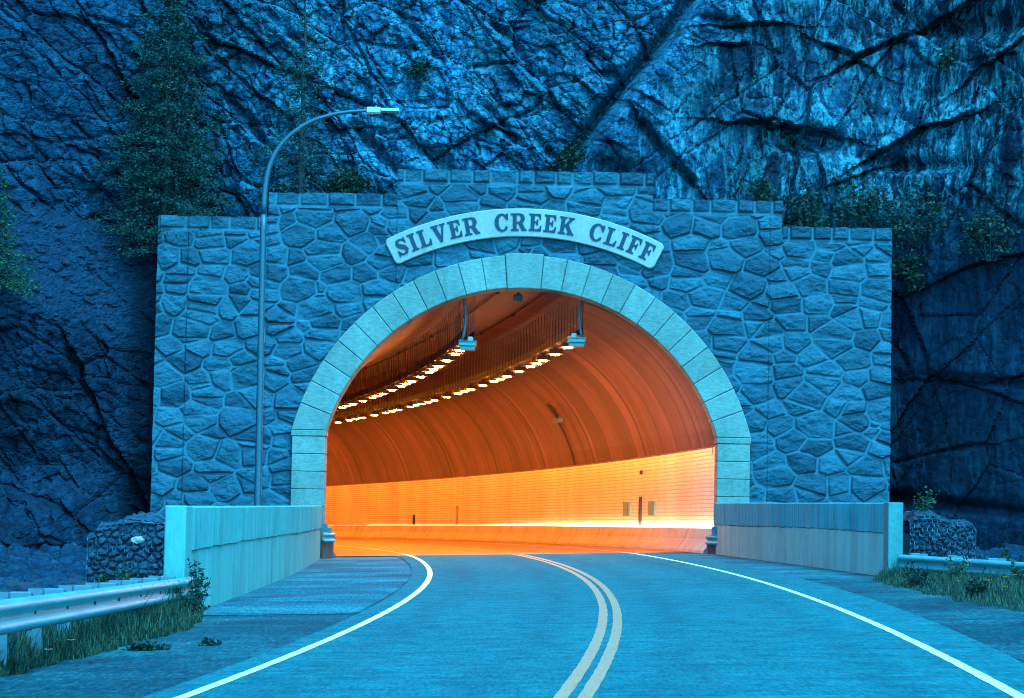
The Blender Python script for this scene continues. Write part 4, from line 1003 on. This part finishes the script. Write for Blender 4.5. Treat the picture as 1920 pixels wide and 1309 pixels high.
        for (xa, za), (xb, zb) in zip(P_[:-1], P_[1:]):
            lx, lz = xb - xa, zb - za; tt = np.clip(((nx_ - xa) * lx + (nz_ - za) * lz) / (lx * lx + lz * lz), 0, 1)
            d_ = np.hypot(nx_ - xa - tt * lx, nz_ - za - tt * lz); up = np.sign((nz_ - za) * lx - (nx_ - xa) * lz) * np.sign(lx)
            SGN = np.where(d_ < D, up, SGN); D = np.minimum(D, d_)
        disp -= 0.42 * dep * np.exp(-(D / (0.5 * wd)) ** 2)
        disp += stp * sstep(0, .12, D) * np.exp(-D / .7) * np.where(SGN > 0, 1.0, -0.25)
    # planform: wings come forward at both sides; face leans back
    base = 79.2 + 0.16 * np.clip(Z - 9, 0, 60) - 1.15 * np.clip(-11.6 - X, 0, 40) - 0.95 * np.clip(X - 12.3, 0, 40)
    tl_m = sstep(-10.6, -11.8, X) * sstep(6.0, 7.2, Z + 0.25 * (X + 13)) * sstep(10.4, 9.6, Z + 0.12 * (X + 13))
    fwd = 2.0 * sstep(10.3, 6.4, Z) * sstep(-10.9, -12.0, X) + 3.0 * sstep(2.6, 0.0, Z) * sstep(-11.2, -12.6, X)
    disp = disp * (1 - 0.80 * tl_m) + (fbm(X * 6, Z * 6, 2, 4) - .5) * .12 * tl_m
    tr_, tt_, te_ = cells(X * 3.2, Z * 4.2, 3); tr2, tt2, te2 = cells(X * 7.5, Z * 9, 5); disp += tl_m * (0.20 * sstep(0, .4, te_) * np.clip(tr_ - .55, 0, 1) * 2 + 0.07 * sstep(0, .4, te2) * tr2)
    disp = disp * np.where((np.abs(X - PX) < 11.6) & (Z < 10), 0.35, 1.0)
    rs = sstep(11.8, 13.0, X) * sstep(9.8, 8.0, Z); disp = disp * (1 - 0.45 * rs)     # smooth dark face beside the portal
    Y = base - fwd - disp
    guard = (np.abs(X - PX) < 11.7) & (Z < 10.6); Y = np.where(guard, np.maximum(Y, 77.7 + np.clip(Z - 9, 0, 3) * 0.3), Y)
    Y = np.maximum(Y, np.where((np.abs(X - PX) < 11.5), 77.4, 0))
    P3 = np.stack([X, Y, Z], -1)
    xc = (X[:-1, :-1] + X[1:, 1:]) / 2; zc = (Z[:-1, :-1] + Z[1:, 1:]) / 2
    keep = ~((np.abs(xc - PX) < 10.8) & (zc < 9.4))
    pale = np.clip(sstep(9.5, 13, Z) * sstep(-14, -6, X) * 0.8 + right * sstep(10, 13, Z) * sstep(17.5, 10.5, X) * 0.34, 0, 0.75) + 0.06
    tone_lit = np.clip(tone * 0.9 + 0.05 + 0.34 * (sstep(9, 13, Z) - 0.55) + 0.58 * np.exp(-((X - 1) / 6.5) ** 2) - 0.25 * sstep(9.5, 16, np.abs(X)) - 0.28 * sstep(9, 6, Z) - 0.07, 0, 1)  # brighter centre, darker sides and foot: fall of light painted into the tone
    o = grid_object('cliff', P3, keep, M['cliff'], None, {'tone': tone_lit, 'talus': tl_m * 0.9, 'pale': pale, 'slab': right}); tag(o, kind='structure')
    return X[0], Zs, Y
CLX, CLZ, CLY = cliff()
def cliff_y(x, z):
    i = int(np.argmin(np.abs(CLX - x))); j = int(np.argmin(np.abs(CLZ - z))); return float(CLY[j, i])

# rubble rising from the roadside to the cliff foot
def rubble(x0, x1, y0, y1, f, seed):
    st = 0.12; X, Y = np.meshgrid(np.arange(x0, x1, st), np.arange(y0, y1, st))
    Z = f(X, Y) + (fbm(X * .6, Y * .6, seed, 4) - .5) * .5
    rid, tl, e = cells(X * 1.4, Y * 1.4, seed); Z += (0.28 * sstep(0, .35, e) * (0.3 + rid) + tl * .2) * 0.8
    rid2, tl2, e2 = cells(X * 4, Y * 4, seed + 1); Z += 0.09 * sstep(0, .35, e2) * rid2
    P3 = np.stack([X, Y, Z], -1); m = np.ones((X.shape[0] - 1, X.shape[1] - 1), bool)
    o = grid_object('rubble_slope', P3, m, M['cliff'], None, {'tone': rid * .25, 'talus': np.full(X.shape, 0.15), 'pale': np.full(X.shape, 0.1), 'slab': np.zeros(X.shape)}); tag(o, kind='structure')
rubble(-24, -5.9, 37.5, 78, lambda X, Y: -0.75 + 0.012 * np.clip(Y - 44, 0, 99) + 0.05 * np.clip(-8.5 - X, 0, 30) - 0.5 * np.exp(-((X + 5.6) / 0.8) ** 2), 2)
rubble(8.1, 26, 44, 78, lambda X, Y: -0.35 + 0.012 * np.clip(Y - 52, 0, 99) + 0.06 * np.clip(X - 10.5, 0, 30) - 0.5 * np.exp(-((X - 8.2) / 0.5) ** 2), 4)

# ------------------------------------------------------------------ gabions
def gabion(x0, x1, y0, depth, z0, ztops, label, seed, light_stone=None, hexs=0.115, wr=0.004):
    """front face at y0, top edge height varies from ztops[0] (x0) to ztops[1] (x1)"""
    root = empty('gabion', (0, 0, 0)); tag(root, label, 'gabion basket')
    st = 0.018; zt = max(ztops)
    u = np.arange(0, 1.0001, st / (x1 - x0)); v = np.arange(0, 1.0001, st / (zt - z0 + .6))
    U, V = np.meshgrid(u, v)
    Xg = x0 + (x1 - x0) * U; top = ztops[0] + (ztops[1] - ztops[0]) * U + 0.05 * np.sin(U * 9 + seed) - 0.18 * sstep(.12, 0, U) - 0.12 * sstep(.9, 1, U)
    Hh = top - z0; full = Hh + 0.9; L = V * full
    Zg = np.where(L < Hh - .12, z0 + L, z0 + Hh - .12 + 0.12 * np.sin(np.clip((L - Hh + .12) / .19, 0, PI / 2)))
    back = np.clip(L - Hh + .02, 0, 9)
    bulge = 0.07 * np.sin(PI * np.clip(U, 0, 1)) * np.sin(PI * np.clip(L / Hh, 0, 1))
    rid, tl, e = cells(Xg * 7.5, L * 8.5, seed, .95)
    d = 0.085 * sstep(0, .45, e) * (.4 + .8 * rid) + tl * .05 + (fbm(Xg * 14, L * 14, 1, 3) - .5) * .02
    on_top = sstep(0, .2, back)
    P3 = np.stack([Xg, y0 - bulge - d * (1 - on_top) + back * (depth / .9), Zg + d * on_top * .6], -1)
    o = grid_object('stone_fill', P3, np.ones((len(v) - 1, len(u) - 1), bool), M['gabion'], root, None)
    # end panels
    for xs, zt_ in ((x0, float(top[0, 0])), (x1, float(top[0, -1]))):
        mb = MB(); mb.add([(xs, y0 - 0.02, z0), (xs, y0 + depth, z0), (xs, y0 + depth, zt_ - .25), (xs, y0 - 0.02, zt_ - .28)], [(0, 1, 2, 3)]); mb.build('end_fill', M['gabion'], root)
    # hexagonal netting over front and top
    mb = MB(); hh = hexs * math.sqrt(3) / 2
    W, Ln = x1 - x0, float(np.mean(Hh)) + .35
    def P(a, l):
        uu = min(1, max(0, a / W)); i = int(uu * (len(u) - 1)); ll = l; j = int(min(len(v) - 1, np.searchsorted(L[:, i], ll)))
        q = P3[j, i]; return Vector((q[0], q[1] - 0.02, q[2] + 0.015))
    def seg(a, b, r=wr):
        p, q = P(*a), P(*b)
        p.y = min(p.y, y0 - 0.06 if p.y < y0 + .05 else p.y); q.y = min(q.y, y0 - 0.06 if q.y < y0 + .05 else q.y)
        mb.tube([p, q], r, 4, False)
    rows = int(Ln / (hexs * 0.75)) + 1; colsn = int(W / hh) + 1
    for r in range(rows):
        for c in range(colsn):
            a = (c + (0.5 if r % 2 else 0)) * hh; l = r * hexs * 0.75
            if a > W or l > Ln: continue
            seg((a, l), (a, l + hexs * 0.5)); seg((a, l + hexs * .5), (a - hh / 2, l + hexs * .75)); seg((a, l + hexs * .5), (a + hh / 2, l + hexs * .75))
    mb.build('wire_netting', M['wire'], root)
    mb = MB()
    for a in (0.01, W - .01): mb.tube([P(a, l) for l in np.arange(0, float(np.mean(Hh)), .08)], 0.011, 6)
    mb.tube([P(a, float(np.mean(Hh)) - .03) for a in np.arange(0, W, .08)], 0.011, 6); mb.build('edge_wire', M['wire'], root)
    if light_stone:
        a, l, r = light_stone; p = P(a, l); bm = bmesh.new(); bmesh.ops.create_icosphere(bm, subdivisions=2, radius=r)
        for vv in bm.verts:
            n_ = 0.75 + 0.5 * random.random(); vv.co = Vector((vv.co.x * 1.2 * n_, vv.co.y * .5 * n_, vv.co.z * .8 * n_)) + p
        me = bpy.data.meshes.new('pale_stone'); bm.to_mesh(me); bm.free(); me.materials.append(M['plaque']); q = link(bpy.data.objects.new('pale_stone', me)); q.parent = root
gabion(-7.02, -5.62, 42.0, 1.6, -0.35, (1.06, 1.24), 'stone filled wire gabion with one pale rock beside the left wing wall', 3, (0.87, 1.15, 0.085))
gabion(8.62, 10.05, 54.0, 1.6, 0.25, (1.56, 1.28), 'rounded wire gabion of dark stones beside the right wing wall', 5, None, 0.125, 0.008)

# ------------------------------------------------------------------ vegetation
def leaf_tris(C, size, rng, up=0.35, asp=2.2):
    n = len(C); d = rng.normal(size=(n, 3)); d[:, 2] = d[:, 2] * .6 - up * 0.5; d /= np.linalg.norm(d, axis=1)[:, None]
    e = rng.normal(size=(n, 3)); e -= d * (e * d).sum(1)[:, None]; e /= np.linalg.norm(e, axis=1)[:, None]
    s = size * rng.uniform(.6, 1.4, n)[:, None]
    return np.stack([C + e * s / asp, C - e * s / asp, C + d * s * 1.3], 1)
def spruce(x, z0, h, rbot, label, seed, dens=1.0, y=None, leafm='needle', off=0.3, thin=1.0, nm='spruce_tree', lean=0.0):
    rng = np.random.default_rng(seed)
    y = (cliff_y(x, z0 + 0.5) - off) if y is None else y
    root = empty(nm, (x, y, z0)); tag(root, label, 'tree')
    mb = MB(); mb.tube([(lean * (i / 8) + 0.03 * math.sin(i * 2 + seed), 0, h * i / 8 - (1.1 if i == 0 else 0)) for i in range(9)], [0.13 * (1 - i / 8.6) * (h / 8) + .012 for i in range(9)], 7); mb.build('trunk', M['bark'], root)
    C = []; tone = []; br = MB(); zz = 0.15
    while zz < h - 0.15:
        f = 1 - zz / h; R = rbot * (f ** 0.95) * rng.uniform(.6, 1.2) + .08
        nb = 8 if f > .3 else 6
        for k in range(nb):
            a = 2 * PI * (k + rng.random()) / nb; R_ = R * rng.uniform(.55, 1.2); tn = rng.random()
            npt = max(2, int(R_ / 0.05 * dens)); droop = rng.uniform(.20, .48)
            t_ = rng.random(npt) ** .62
            rad = R_ * t_; w = 0.26 * (1 - t_ * .55) * min(1, R_) + .04
            off = rng.normal(size=npt) * w
            px = rad * math.cos(a) - off * math.sin(a) + lean * zz / h; py = rad * math.sin(a) + off * math.cos(a)
            pz = zz - droop * rad + 0.10 * rad * rad / max(R_, .1) - np.abs(off) * .35 + rng.normal(size=npt) * .035
            C.append(np.stack([px, py, pz], 1)); tone.append(np.clip(0.25 * tn + .55 * t_ + rng.normal(size=npt) * .15, 0, 1))
            if k % 2 == 0: br.tube([(lean * zz / h, 0, zz), (lean * zz / h + R_ * .85 * math.cos(a), R_ * .85 * math.sin(a), zz - droop * R_ * .85 + .08 * R_)], [.018, .006], 4, False)
        zz += rng.uniform(.17, .27) / thin
    br.build('branches', M['bark'], root)
    C = np.concatenate(C); tone = np.concatenate(tone)
    C2 = np.concatenate([C, C + rng.normal(size=C.shape) * .07]); tone2 = np.concatenate([tone, tone])
    tri_object('crown', leaf_tris(C2, 0.068, rng, .3, 2.8), M[leafm], root, tone2)
spruce(-10.98, 9.5, 9.8, 2.9, 'tall dark spruce tree beside the left end of the portal', 21, 2.3, off=1.5)
spruce(-6.75, 11.1, 6.6, 1.75, 'thin sparse conifer growing on the cliff above the portal behind the lamp arm', 33, 0.8, off=0.7, thin=.85)
spruce(-15.15, 7.75, 3.6, 1.45, 'bright green conifer at the left edge of the picture', 41, 1.6, off=0.8, leafm='leafb')
def shrub(x, z, w, h, label, seed, mat='leaf', y=None, nclump=16, n=60, size=.085, name='shrub', cat='shrub'):
    rng = np.random.default_rng(seed); y = (cliff_y(x, z + h * .4) - 0.25) if y is None else y
    root = empty(name, (x, y, z)); tag(root, label, cat)
    mb = MB(); C = []; tone = []
    for k in range(nclump):
        a = rng.uniform(0, 2 * PI); r = w * .5 * math.sqrt(rng.random()); hh = h * rng.uniform(.25, 1) * (1 - .55 * (r / (w * .5)) ** 2)
        p = np.array([r * math.cos(a), r * math.sin(a) * .7, hh]); mb.tube([(p[0] * .2, p[1] * .2, -0.15), (p[0] * .7, p[1] * .7, hh * .6), tuple(p)], [.014, .009, .004], 4, False)
        sp_ = min(w, h) * .16 + .04
        C.append(p + rng.normal(size=(n, 3)) * np.array([sp_, sp_, sp_ * .9])); tone.append(np.clip(rng.random() * .5 + rng.random(n) * .5, 0, 1))
    mb.build('stems', M['bark'], root); tri_object('foliage', leaf_tris(np.concatenate(C), size, rng, 0.0, 1.9), M[mat], root, np.concatenate(tone))
shrub(1.75, 11.9, 0.95, 1.35, 'olive shrub above the portal at the foot of the diagonal rock crease', 51)
shrub(-5.3, 11.0, 1.1, 1.4, 'loose shrub above the portal just right of the lamp pole', 52)
shrub(9.2, 10.0, 1.3, 1.7, 'dark shrub behind the right step of the portal', 53)
shrub(11.0, 10.2, 1.9, 1.9, 'broad bush behind the right end of the portal top', 54, nclump=24)
shrub(12.8, 10.0, 2.2, 1.7, 'widest bush on the rock ledge right of the portal', 55, nclump=28)
shrub(14.6, 9.4, 2.0, 1.3, 'low bush farthest right on the rock ledge', 56, nclump=20)
shrub(7.9, 10.9, 0.8, 1.3, 'narrow shrub above the inner right step of the portal', 57, nclump=10)
shrub(12.6, 8.6, 1.3, 1.0, 'low scrub on the rock below the ledge right of the portal', 58, nclump=12)
shrub(-3.1, 15.2, .5, .6, 'small tuft growing in the cliff under the lamp head level', 59, nclump=6, n=40)
shrub(13.6, 15.6, .7, .6, 'small tuft in a cleft high on the right cliff', 60, nclump=7, n=40)
shrub(9.05, 1.5, .35, .5, 'small leafy weed on top of the right gabion', 61, 'leafb', 54.3, 6, 30, .05, 'weed', 'weed')

def weed(x, y, h, label, seed, n=5, leaf='leafb', spread=.12):
    rng = np.random.default_rng(seed); z = gz(x, y) - .05; root = empty('weed', (x, y, z)); tag(root, label, 'weed')
    mb = MB(); C = []
    for k in range(n):
        a = rng.uniform(0, 2 * PI); hh = h * rng.uniform(.6, 1.05); tip = np.array([math.cos(a) * spread, math.sin(a) * spread, hh]) * np.array([1, 1, 1])
        mb.tube([(math.cos(a) * .03, math.sin(a) * .03, 0), (tip[0] * .6, tip[1] * .6, hh * .55), tuple(tip)], [.006, .005, .002], 4, False)
        t_ = rng.random(46); P_ = np.stack([tip[0] * t_, tip[1] * t_, hh * (.12 + .88 * t_)], 1) + rng.normal(size=(46, 3)) * np.array([.05, .05, .03]) * (1.1 - .6 * t_[:, None]); C.append(P_)
    mb.build('stems', M['bark'], root); C = np.concatenate(C); tri_object('leaves', leaf_tris(C, .05, rng, .1, 2.2), M[leaf], root, rng.random(len(C)))
weed(-4.42, 36.0, 0.85, 'tall leafy weed at the end of the left guardrail', 71, 7, 'leaf', .2)
weed(-4.36, 34.6, 0.55, 'dense low weed in front of the left guardrail end', 72, 8, 'leaf', .25)
weed(-6.2, 40.9, 0.75, 'leafy weed standing before the left gabion, nearer the road', 73, 4)
weed(-6.6, 40.6, 0.62, 'leafy weed standing before the left gabion, left of two', 74, 4)
weed(-5.9, 38.3, 0.55, 'small weed behind the blockouts of the left guardrail', 75, 4)
weed(9.9, 50.5, 0.6, 'leafy weed behind the right guardrail below the gabion', 76, 4)

weed(-3.93, 27.6, 0.07, 'flat green tuft on the left shoulder, longer of two', 77, 7, 'leaf', .22)
weed(-3.32, 28.3, 0.06, 'tiny green tuft on the left shoulder, nearer the white line', 78, 4, 'leaf', .07)
weed(7.25, 44.8, 0.42, 'broad leafy weed at the front of the right hand grass, farthest from the camera', 79, 8, 'leaf', .25)
weed(7.35, 39.6, 0.40, 'leafy weed in the right hand grass between the white and yellow flowers', 80, 8, 'leaf', .22)
weed(8.3, 46.5, 0.55, 'tall weed stems in front of the right guardrail, left of two', 85, 5, 'leafb', .18)
weed(8.9, 43.6, 0.55, 'tall weed stems in front of the right guardrail, right of two', 86, 5, 'leafb', .18)
def grass(name, poly_fn, n, hmin, hmax, seed, label, tall=0.1):
    rng = np.random.default_rng(seed); T = []; tone = []
    p, w = poly_fn(rng, n)
    h = (hmin + (hmax - hmin) * rng.random(n) ** 1.5) * w; h = np.where(rng.random(n) < tall, h * 1.5, h)
    a = rng.uniform(0, 2 * PI, n); bend = rng.uniform(.1, .6, n) * h; wd = rng.uniform(.004, .011, n)
    z = np.array([gz(x, y) for x, y in p]) - .07
    b = np.stack([p[:, 0], p[:, 1], z], 1); sd = np.stack([np.cos(a + 1.57), np.sin(a + 1.57), np.zeros(n)], 1) * wd[:, None]; dr = np.stack([np.cos(a), np.sin(a), np.zeros(n)], 1)
    m = b + dr * (bend * .35)[:, None] + np.array([0, 0, 1]) * (h * .6)[:, None]; t_ = b + dr * bend[:, None] + np.array([0, 0, 1]) * h[:, None]
    T = np.concatenate([np.stack([b - sd, b + sd, m + sd * .7], 1), np.stack([b - sd, m + sd * .7, m - sd * .7], 1), np.stack([m - sd * .7, m + sd * .7, t_], 1)])
    tn = np.clip(rng.random(n) * .6 + .35 * vnoise(p[:, 0] * 1.5, p[:, 1] * .8, 3), 0, 1); o = tri_object(name, T, M['grass'], None, np.concatenate([tn, tn, tn]))
    tag(o, label, 'grass', kind='stuff')
def pl(rng, n):
    y = 14 + (36.4 - 14) * rng.random(n) ** .8
    xr = np.interp(y, [14, 20, 23.6, 25.2, 27.5, 31, 34, 36.4], [-4.15, -4.45, -4.62, -4.50, -4.36, -4.10, -4.15, -4.45]) + (vnoise(y * 2.1, y * 0, 2) - .5) * .16
    xl = np.interp(y, [14, 22, 30, 36.4], [-5.4, -5.6, -5.6, -5.0]); q = rng.random(n) ** 1.2
    x = xr + (xl - xr) * q; return np.stack([x, y], 1), np.clip(0.35 + q * 2.2, .3, 1) * (0.6 + .6 * vnoise(x * 3, y * 1.2, 1))
grass('grass', pl, 34000, .22, .52, 81, 'tall grass under the left guardrail')
def prr(rng, n):
    y = 30 + (50.5 - 30) * rng.random(n)
    xr = np.interp(y, [30, 34, 38, 44, 47.5, 50.5], [7.5, 7.0, 6.85, 6.95, 7.0, 7.35]) + (vnoise(y * 1.7, y * 0, 2) - .5) * .22
    xl = np.interp(y, [30, 39.5, 45, 48.3, 50.5], [13.2, 10.9, 9.6, 8.7, 7.75]); q = rng.random(n)
    x = xr + (xl - xr) * q; return np.stack([x, y], 1), np.clip(.45 + q * 2, .35, 1) * (.6 + .65 * vnoise(x * 1.6, y * 1.1, 1))
grass('grass', prr, 40000, .12, .30, 82, 'tall dark green grass below the right guardrail', .06)
def plr(rng, n):
    y = 44 + 8 * rng.random(n); x = 9.2 + 3 * rng.random(n) + (52 - y) * .22; return np.stack([x, y], 1), np.full(n, .6)
grass('grass', plr, 2500, .1, .4, 83, 'sparse grass behind the right guardrail')
def flowers(name, pts, mat, label, r=.035):
    grp = label
    for i, (x, y, h, lab) in enumerate(pts):
        root = empty('flower', (x, y, gz(x, y))); tag(root, lab, 'flower', 'roadside flowers')
        mb = MB(); mb.tube([(0, 0, -.05), (0.01, 0, h)], .004, 4); mb.build('stem', M['grass'], root)
        mb = MB()
        for k in range(7):
            a = 2 * PI * k / 7; mb.add([(0.01, 0, h), (0.01 + r * math.cos(a - .35), r * math.sin(a - .35) - .012, h + .018), (0.01 + r * 1.25 * math.cos(a), r * 1.25 * math.sin(a), h + .01), (0.01 + r * math.cos(a + .35), r * math.sin(a + .35) - .012, h + .018)], [(0, 1, 2, 3)])
        mb.build('petals', mat, root)
flowers('flower', [(7.18, 37.6, .30, 'yellow flower at the front of the right hand grass, leftmost'), (7.35, 37.2, .36, 'yellow flower second from the left in the right hand grass'), (7.42, 36.9, .40, 'yellow flower in the middle of the yellow cluster at right'), (7.6, 37.0, .46, 'highest yellow flower in the right hand grass'), (7.2, 36.5, .24, 'lowest yellow flower near the edge of the right shoulder'), (7.55, 36.2, .28, 'yellow flower farthest right by the shoulder edge'), (6.95, 38.9, .25, 'lone yellow flower left of the yellow cluster')], M['petal'], 'yellow', .042)
flowers('flower', [(7.75, 43.4, .48, 'white flower head above the right hand grass, left of three'), (7.9, 43.1, .46, 'white flower head above the right hand grass, right of three'), (7.78, 42.6, .40, 'white flower head above the right hand grass, lowest of three')], M['petalw'], 'white', .06)
flowers('flower', [(-4.55, 25.0, .12, 'white flower low in the grass below the left guardrail'), (-4.5, 26.0, .16, 'small white flower farther along the grass below the left guardrail')], M['petalw'], 'white', .04)

# ------------------------------------------------------------------ sky light, sun, camera
W = bpy.data.worlds.new('World'); S.world = W; W.use_nodes = True
nt = W.node_tree; bg = nt.nodes['Background']
sky = nt.nodes.new('ShaderNodeTexSky'); sky.sky_type = 'NISHITA'; sky.sun_disc = False
SUN_EL, SUN_AZ = math.radians(60), math.radians(152)      # azimuth clockwise from +Y: behind the camera, to the right
sky.sun_elevation = SUN_EL; sky.sun_rotation = SUN_AZ; sky.altitude = 200
mixn = nt.nodes.new('ShaderNodeMix'); mixn.data_type = 'RGBA'; mixn.blend_type = 'MULTIPLY'; mixn.inputs[0].default_value = 1.0
mixn.inputs[7].default_value = (0.11, 0.70, 0.92, 1)       # blue hour tint of the sky light
nt.links.new(sky.outputs[0], mixn.inputs[6]); nt.links.new(mixn.outputs[2], bg.inputs['Color']); bg.inputs['Strength'].default_value = 0.15
sd = bpy.data.lights.new('Sun', 'SUN'); sd.energy = 0.9; sd.angle = math.radians(32); sd.color = (0.14, 0.68, 1.0)
so = link(bpy.data.objects.new('Sun', sd))
dirv = Vector((math.sin(SUN_AZ) * math.cos(SUN_EL), math.cos(SUN_AZ) * math.cos(SUN_EL), math.sin(SUN_EL)))
so.rotation_euler = dirv.to_track_quat('Z', 'Y').to_euler(); so.location = dirv * 60

cam = bpy.data.cameras.new('Camera'); co = link(bpy.data.objects.new('Camera', cam)); S.camera = co
cam.sensor_width = 36; cam.lens = 36 * 4700 / 1920; cam.clip_start = 0.5; cam.clip_end = 1500
p_, r_ = 0.0625, 0.0186
F_ = Vector((0, math.cos(p_), math.sin(p_))); R0 = Vector((1, 0, 0)); U0 = Vector((0, -math.sin(p_), math.cos(p_)))
Rr = R0 * math.cos(r_) + U0 * math.sin(r_); Uu = -R0 * math.sin(r_) + U0 * math.cos(r_)
m = Matrix((Rr, Uu, -F_)).transposed().to_4x4(); m.translation = (0, 0, 1.5); co.matrix_world = m
cam.dof.use_dof = False; cam.dof.focus_distance = 74; cam.dof.aperture_fstop = 9.0

S.view_settings.view_transform = 'Standard'; S.view_settings.look = 'None'; S.view_settings.gamma = 1; S.view_settings.exposure = 3.5
S.cycles.max_bounces = 8; S.cycles.diffuse_bounces = 5; S.cycles.glossy_bounces = 3; S.cycles.caustics_reflective = False; S.cycles.caustics_refractive = False
S.cycles.filter_width = 1.05; S.cycles.use_denoising = True; S.cycles.denoising_prefilter = 'NONE'; S.cycles.denoising_input_passes = 'RGB_ALBEDO_NORMAL'; S.cycles.sample_clamp_indirect = 6
try: S.cycles.denoiser = 'OPENIMAGEDENOISE'
except Exception: pass
